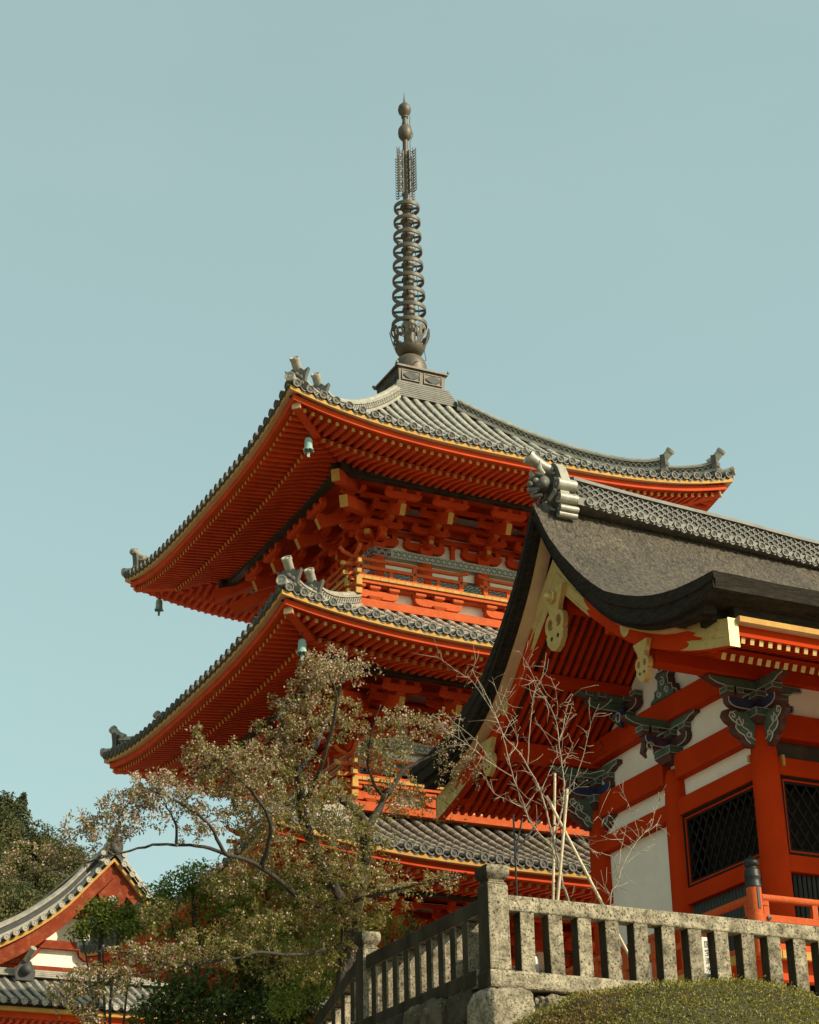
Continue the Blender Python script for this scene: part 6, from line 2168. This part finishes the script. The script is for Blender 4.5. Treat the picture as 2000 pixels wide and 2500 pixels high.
for c, r in ((at(*pe(600,1105), 19.93), .035), (at(*pe(525,1090), 20.2), .035), (at(*pe(575,1555), 20.0), .04)):
    mb.tube([c+Vector((-r,.05,-.02)), c+Vector((0,-.035,0)), c+Vector((r,.03,.02)), c+Vector((0,.07,.0)), c+Vector((-r,.05,-.02))], .010, 6)
    mb.tube([c+Vector((-r,.0,-.0)), c+Vector((-r-.01,-.02,-.09))], .006, 5)
mb.build('rope_tie', ['rope'], s1[0])

# =================================================================== HILL
def hz(x, y):
    ridge = max(18, 75.5-.80*(x-60)+3*math.sin(x*.07)+2*math.sin(x*.19+1))
    if y < 250:
        t = max(0, (y-120)/130)
        return 4+(ridge-4)*t**1.15+2.0*math.sin(x*.11+y*.05)*t
    return ridge-(y-250)*.25
mb = MB()
xs_ = [-240+i*9 for i in range(58)]; ys_ = [120+i*6 for i in range(22)]+[250, 256, 270, 300, 360]
mb.grid([[(x, y, hz(x, y)) for x in xs_] for y in ys_], 0)
h = mb.build('hill', [mat('hillside undergrowth', (0.035, 0.038, 0.012), .9, var=.4, vscale=.08)], None, smooth=True); tag(h, kind='structure')
rng = random.Random(17)
def crown(mb, c, r, hgt, n, L_, mi, rng, cone=False):
    lob = [(rv(rng), rng.uniform(.35, .6)) for _ in range(9)]
    for i in range(n):
        if cone:
            f = rng.random()**1.3
            a = rng.uniform(0, 2*math.pi); rr = r*(1-f)*rng.uniform(.45, 1)*(1+.25*math.sin(a*3+f*9))
            p = Vector((c[0]+rr*math.cos(a), c[1]+rr*math.sin(a), c[2]+hgt*f))
            d = Vector((math.cos(a), math.sin(a), -.3+.6*rng.random()))
        else:
            o, k = rng.choice(lob)
            q = rv(rng)*k*rng.uniform(.75, 1.05)
            e = Vector((o.x*.55+q.x, o.y*.55+q.y, (o.z*.5+q.z)*.8+.1))
            p = Vector((c[0]+e.x*r, c[1]+e.y*r, c[2]+hgt*.5+e.z*hgt*.55))
            d = (q+rv(rng)*.5)
        dn = d.normalized(); tg = dn.cross(rv(rng))
        tg = tg if tg.length > .1 else dn.orthogonal()
        leaf(mb, p, tg, (dn+Vector((0,0,.35))+rv(rng)*.45), L_*rng.uniform(.7, 1.3), L_*rng.uniform(.5, .8), mi, .15)
mb = MB()
vis = 0
for i in range(640):
    x = rng.uniform(40, 105); y = rng.uniform(150, 250)
    if y < 175 and rng.random() < .4: continue
    # only where the picture can see past the hall and pagoda
    v = Vector((x, y, hz(x, y)+4)); dd = v.dot(Fv)
    sx = 1000+FPX*v.dot(Rv)/dd
    if sx < -160 or sx > 480: continue
    r = rng.uniform(1.8, 3.2)
    warm = NZ.noise(Vector((x*.05, y*.05, 0))) > .02
    crown(mb, (x, y, hz(x, y)), r, r*rng.uniform(1.5, 2.1), 1000, .36, 1 if (warm and rng.random() < .8) else 0, rng)
    vis += 1
fo = mb.build('forest', ['forest', 'forestwarm'], None)
tag(fo, 'dense mixed green wood covering the far hillside', 'wood', kind='stuff')
tl = [(56.5, 249, 4.0, 8.5, 1, 'tall dark conifer at the left edge on the hill skyline'), (60.5, 250, 2.2, 6, 0, 'round headed tree on the skyline beside the tall dark conifer'), (63.4, 250, 3.0, 7.0, 1, 'pointed conifer on the hill skyline with a ragged open crown'),
      (66.5, 250, 2.6, 4.6, 0, 'low broad tree on the falling skyline of the hill'), (70.3, 250, 2.4, 5.2, 0, 'small dark round tree on the skyline, nearest the cherry blossom')]
for x, y, r, hh, cone, lb in tl:
    t = thing('conifer_tree' if cone else 'broadleaf_tree', (x, y, hz(x, y)), lb, 'tree', 'trees on the hill skyline')
    b = MB(); b.tube([(x, y, hz(x, y)-.5), (x+.1, y, hz(x, y)+hh*.5), (x, y, hz(x, y)+hh*.95)], [.3, .2, .04], 7); b.build('trunk', ['bark'], t)
    b = MB(); crown(b, (x, y, hz(x, y)+hh*.08), r, hh, 1100, .55, 0, rng, bool(cone)); b.build('crown', ['conifer' if cone else 'forest'], t)
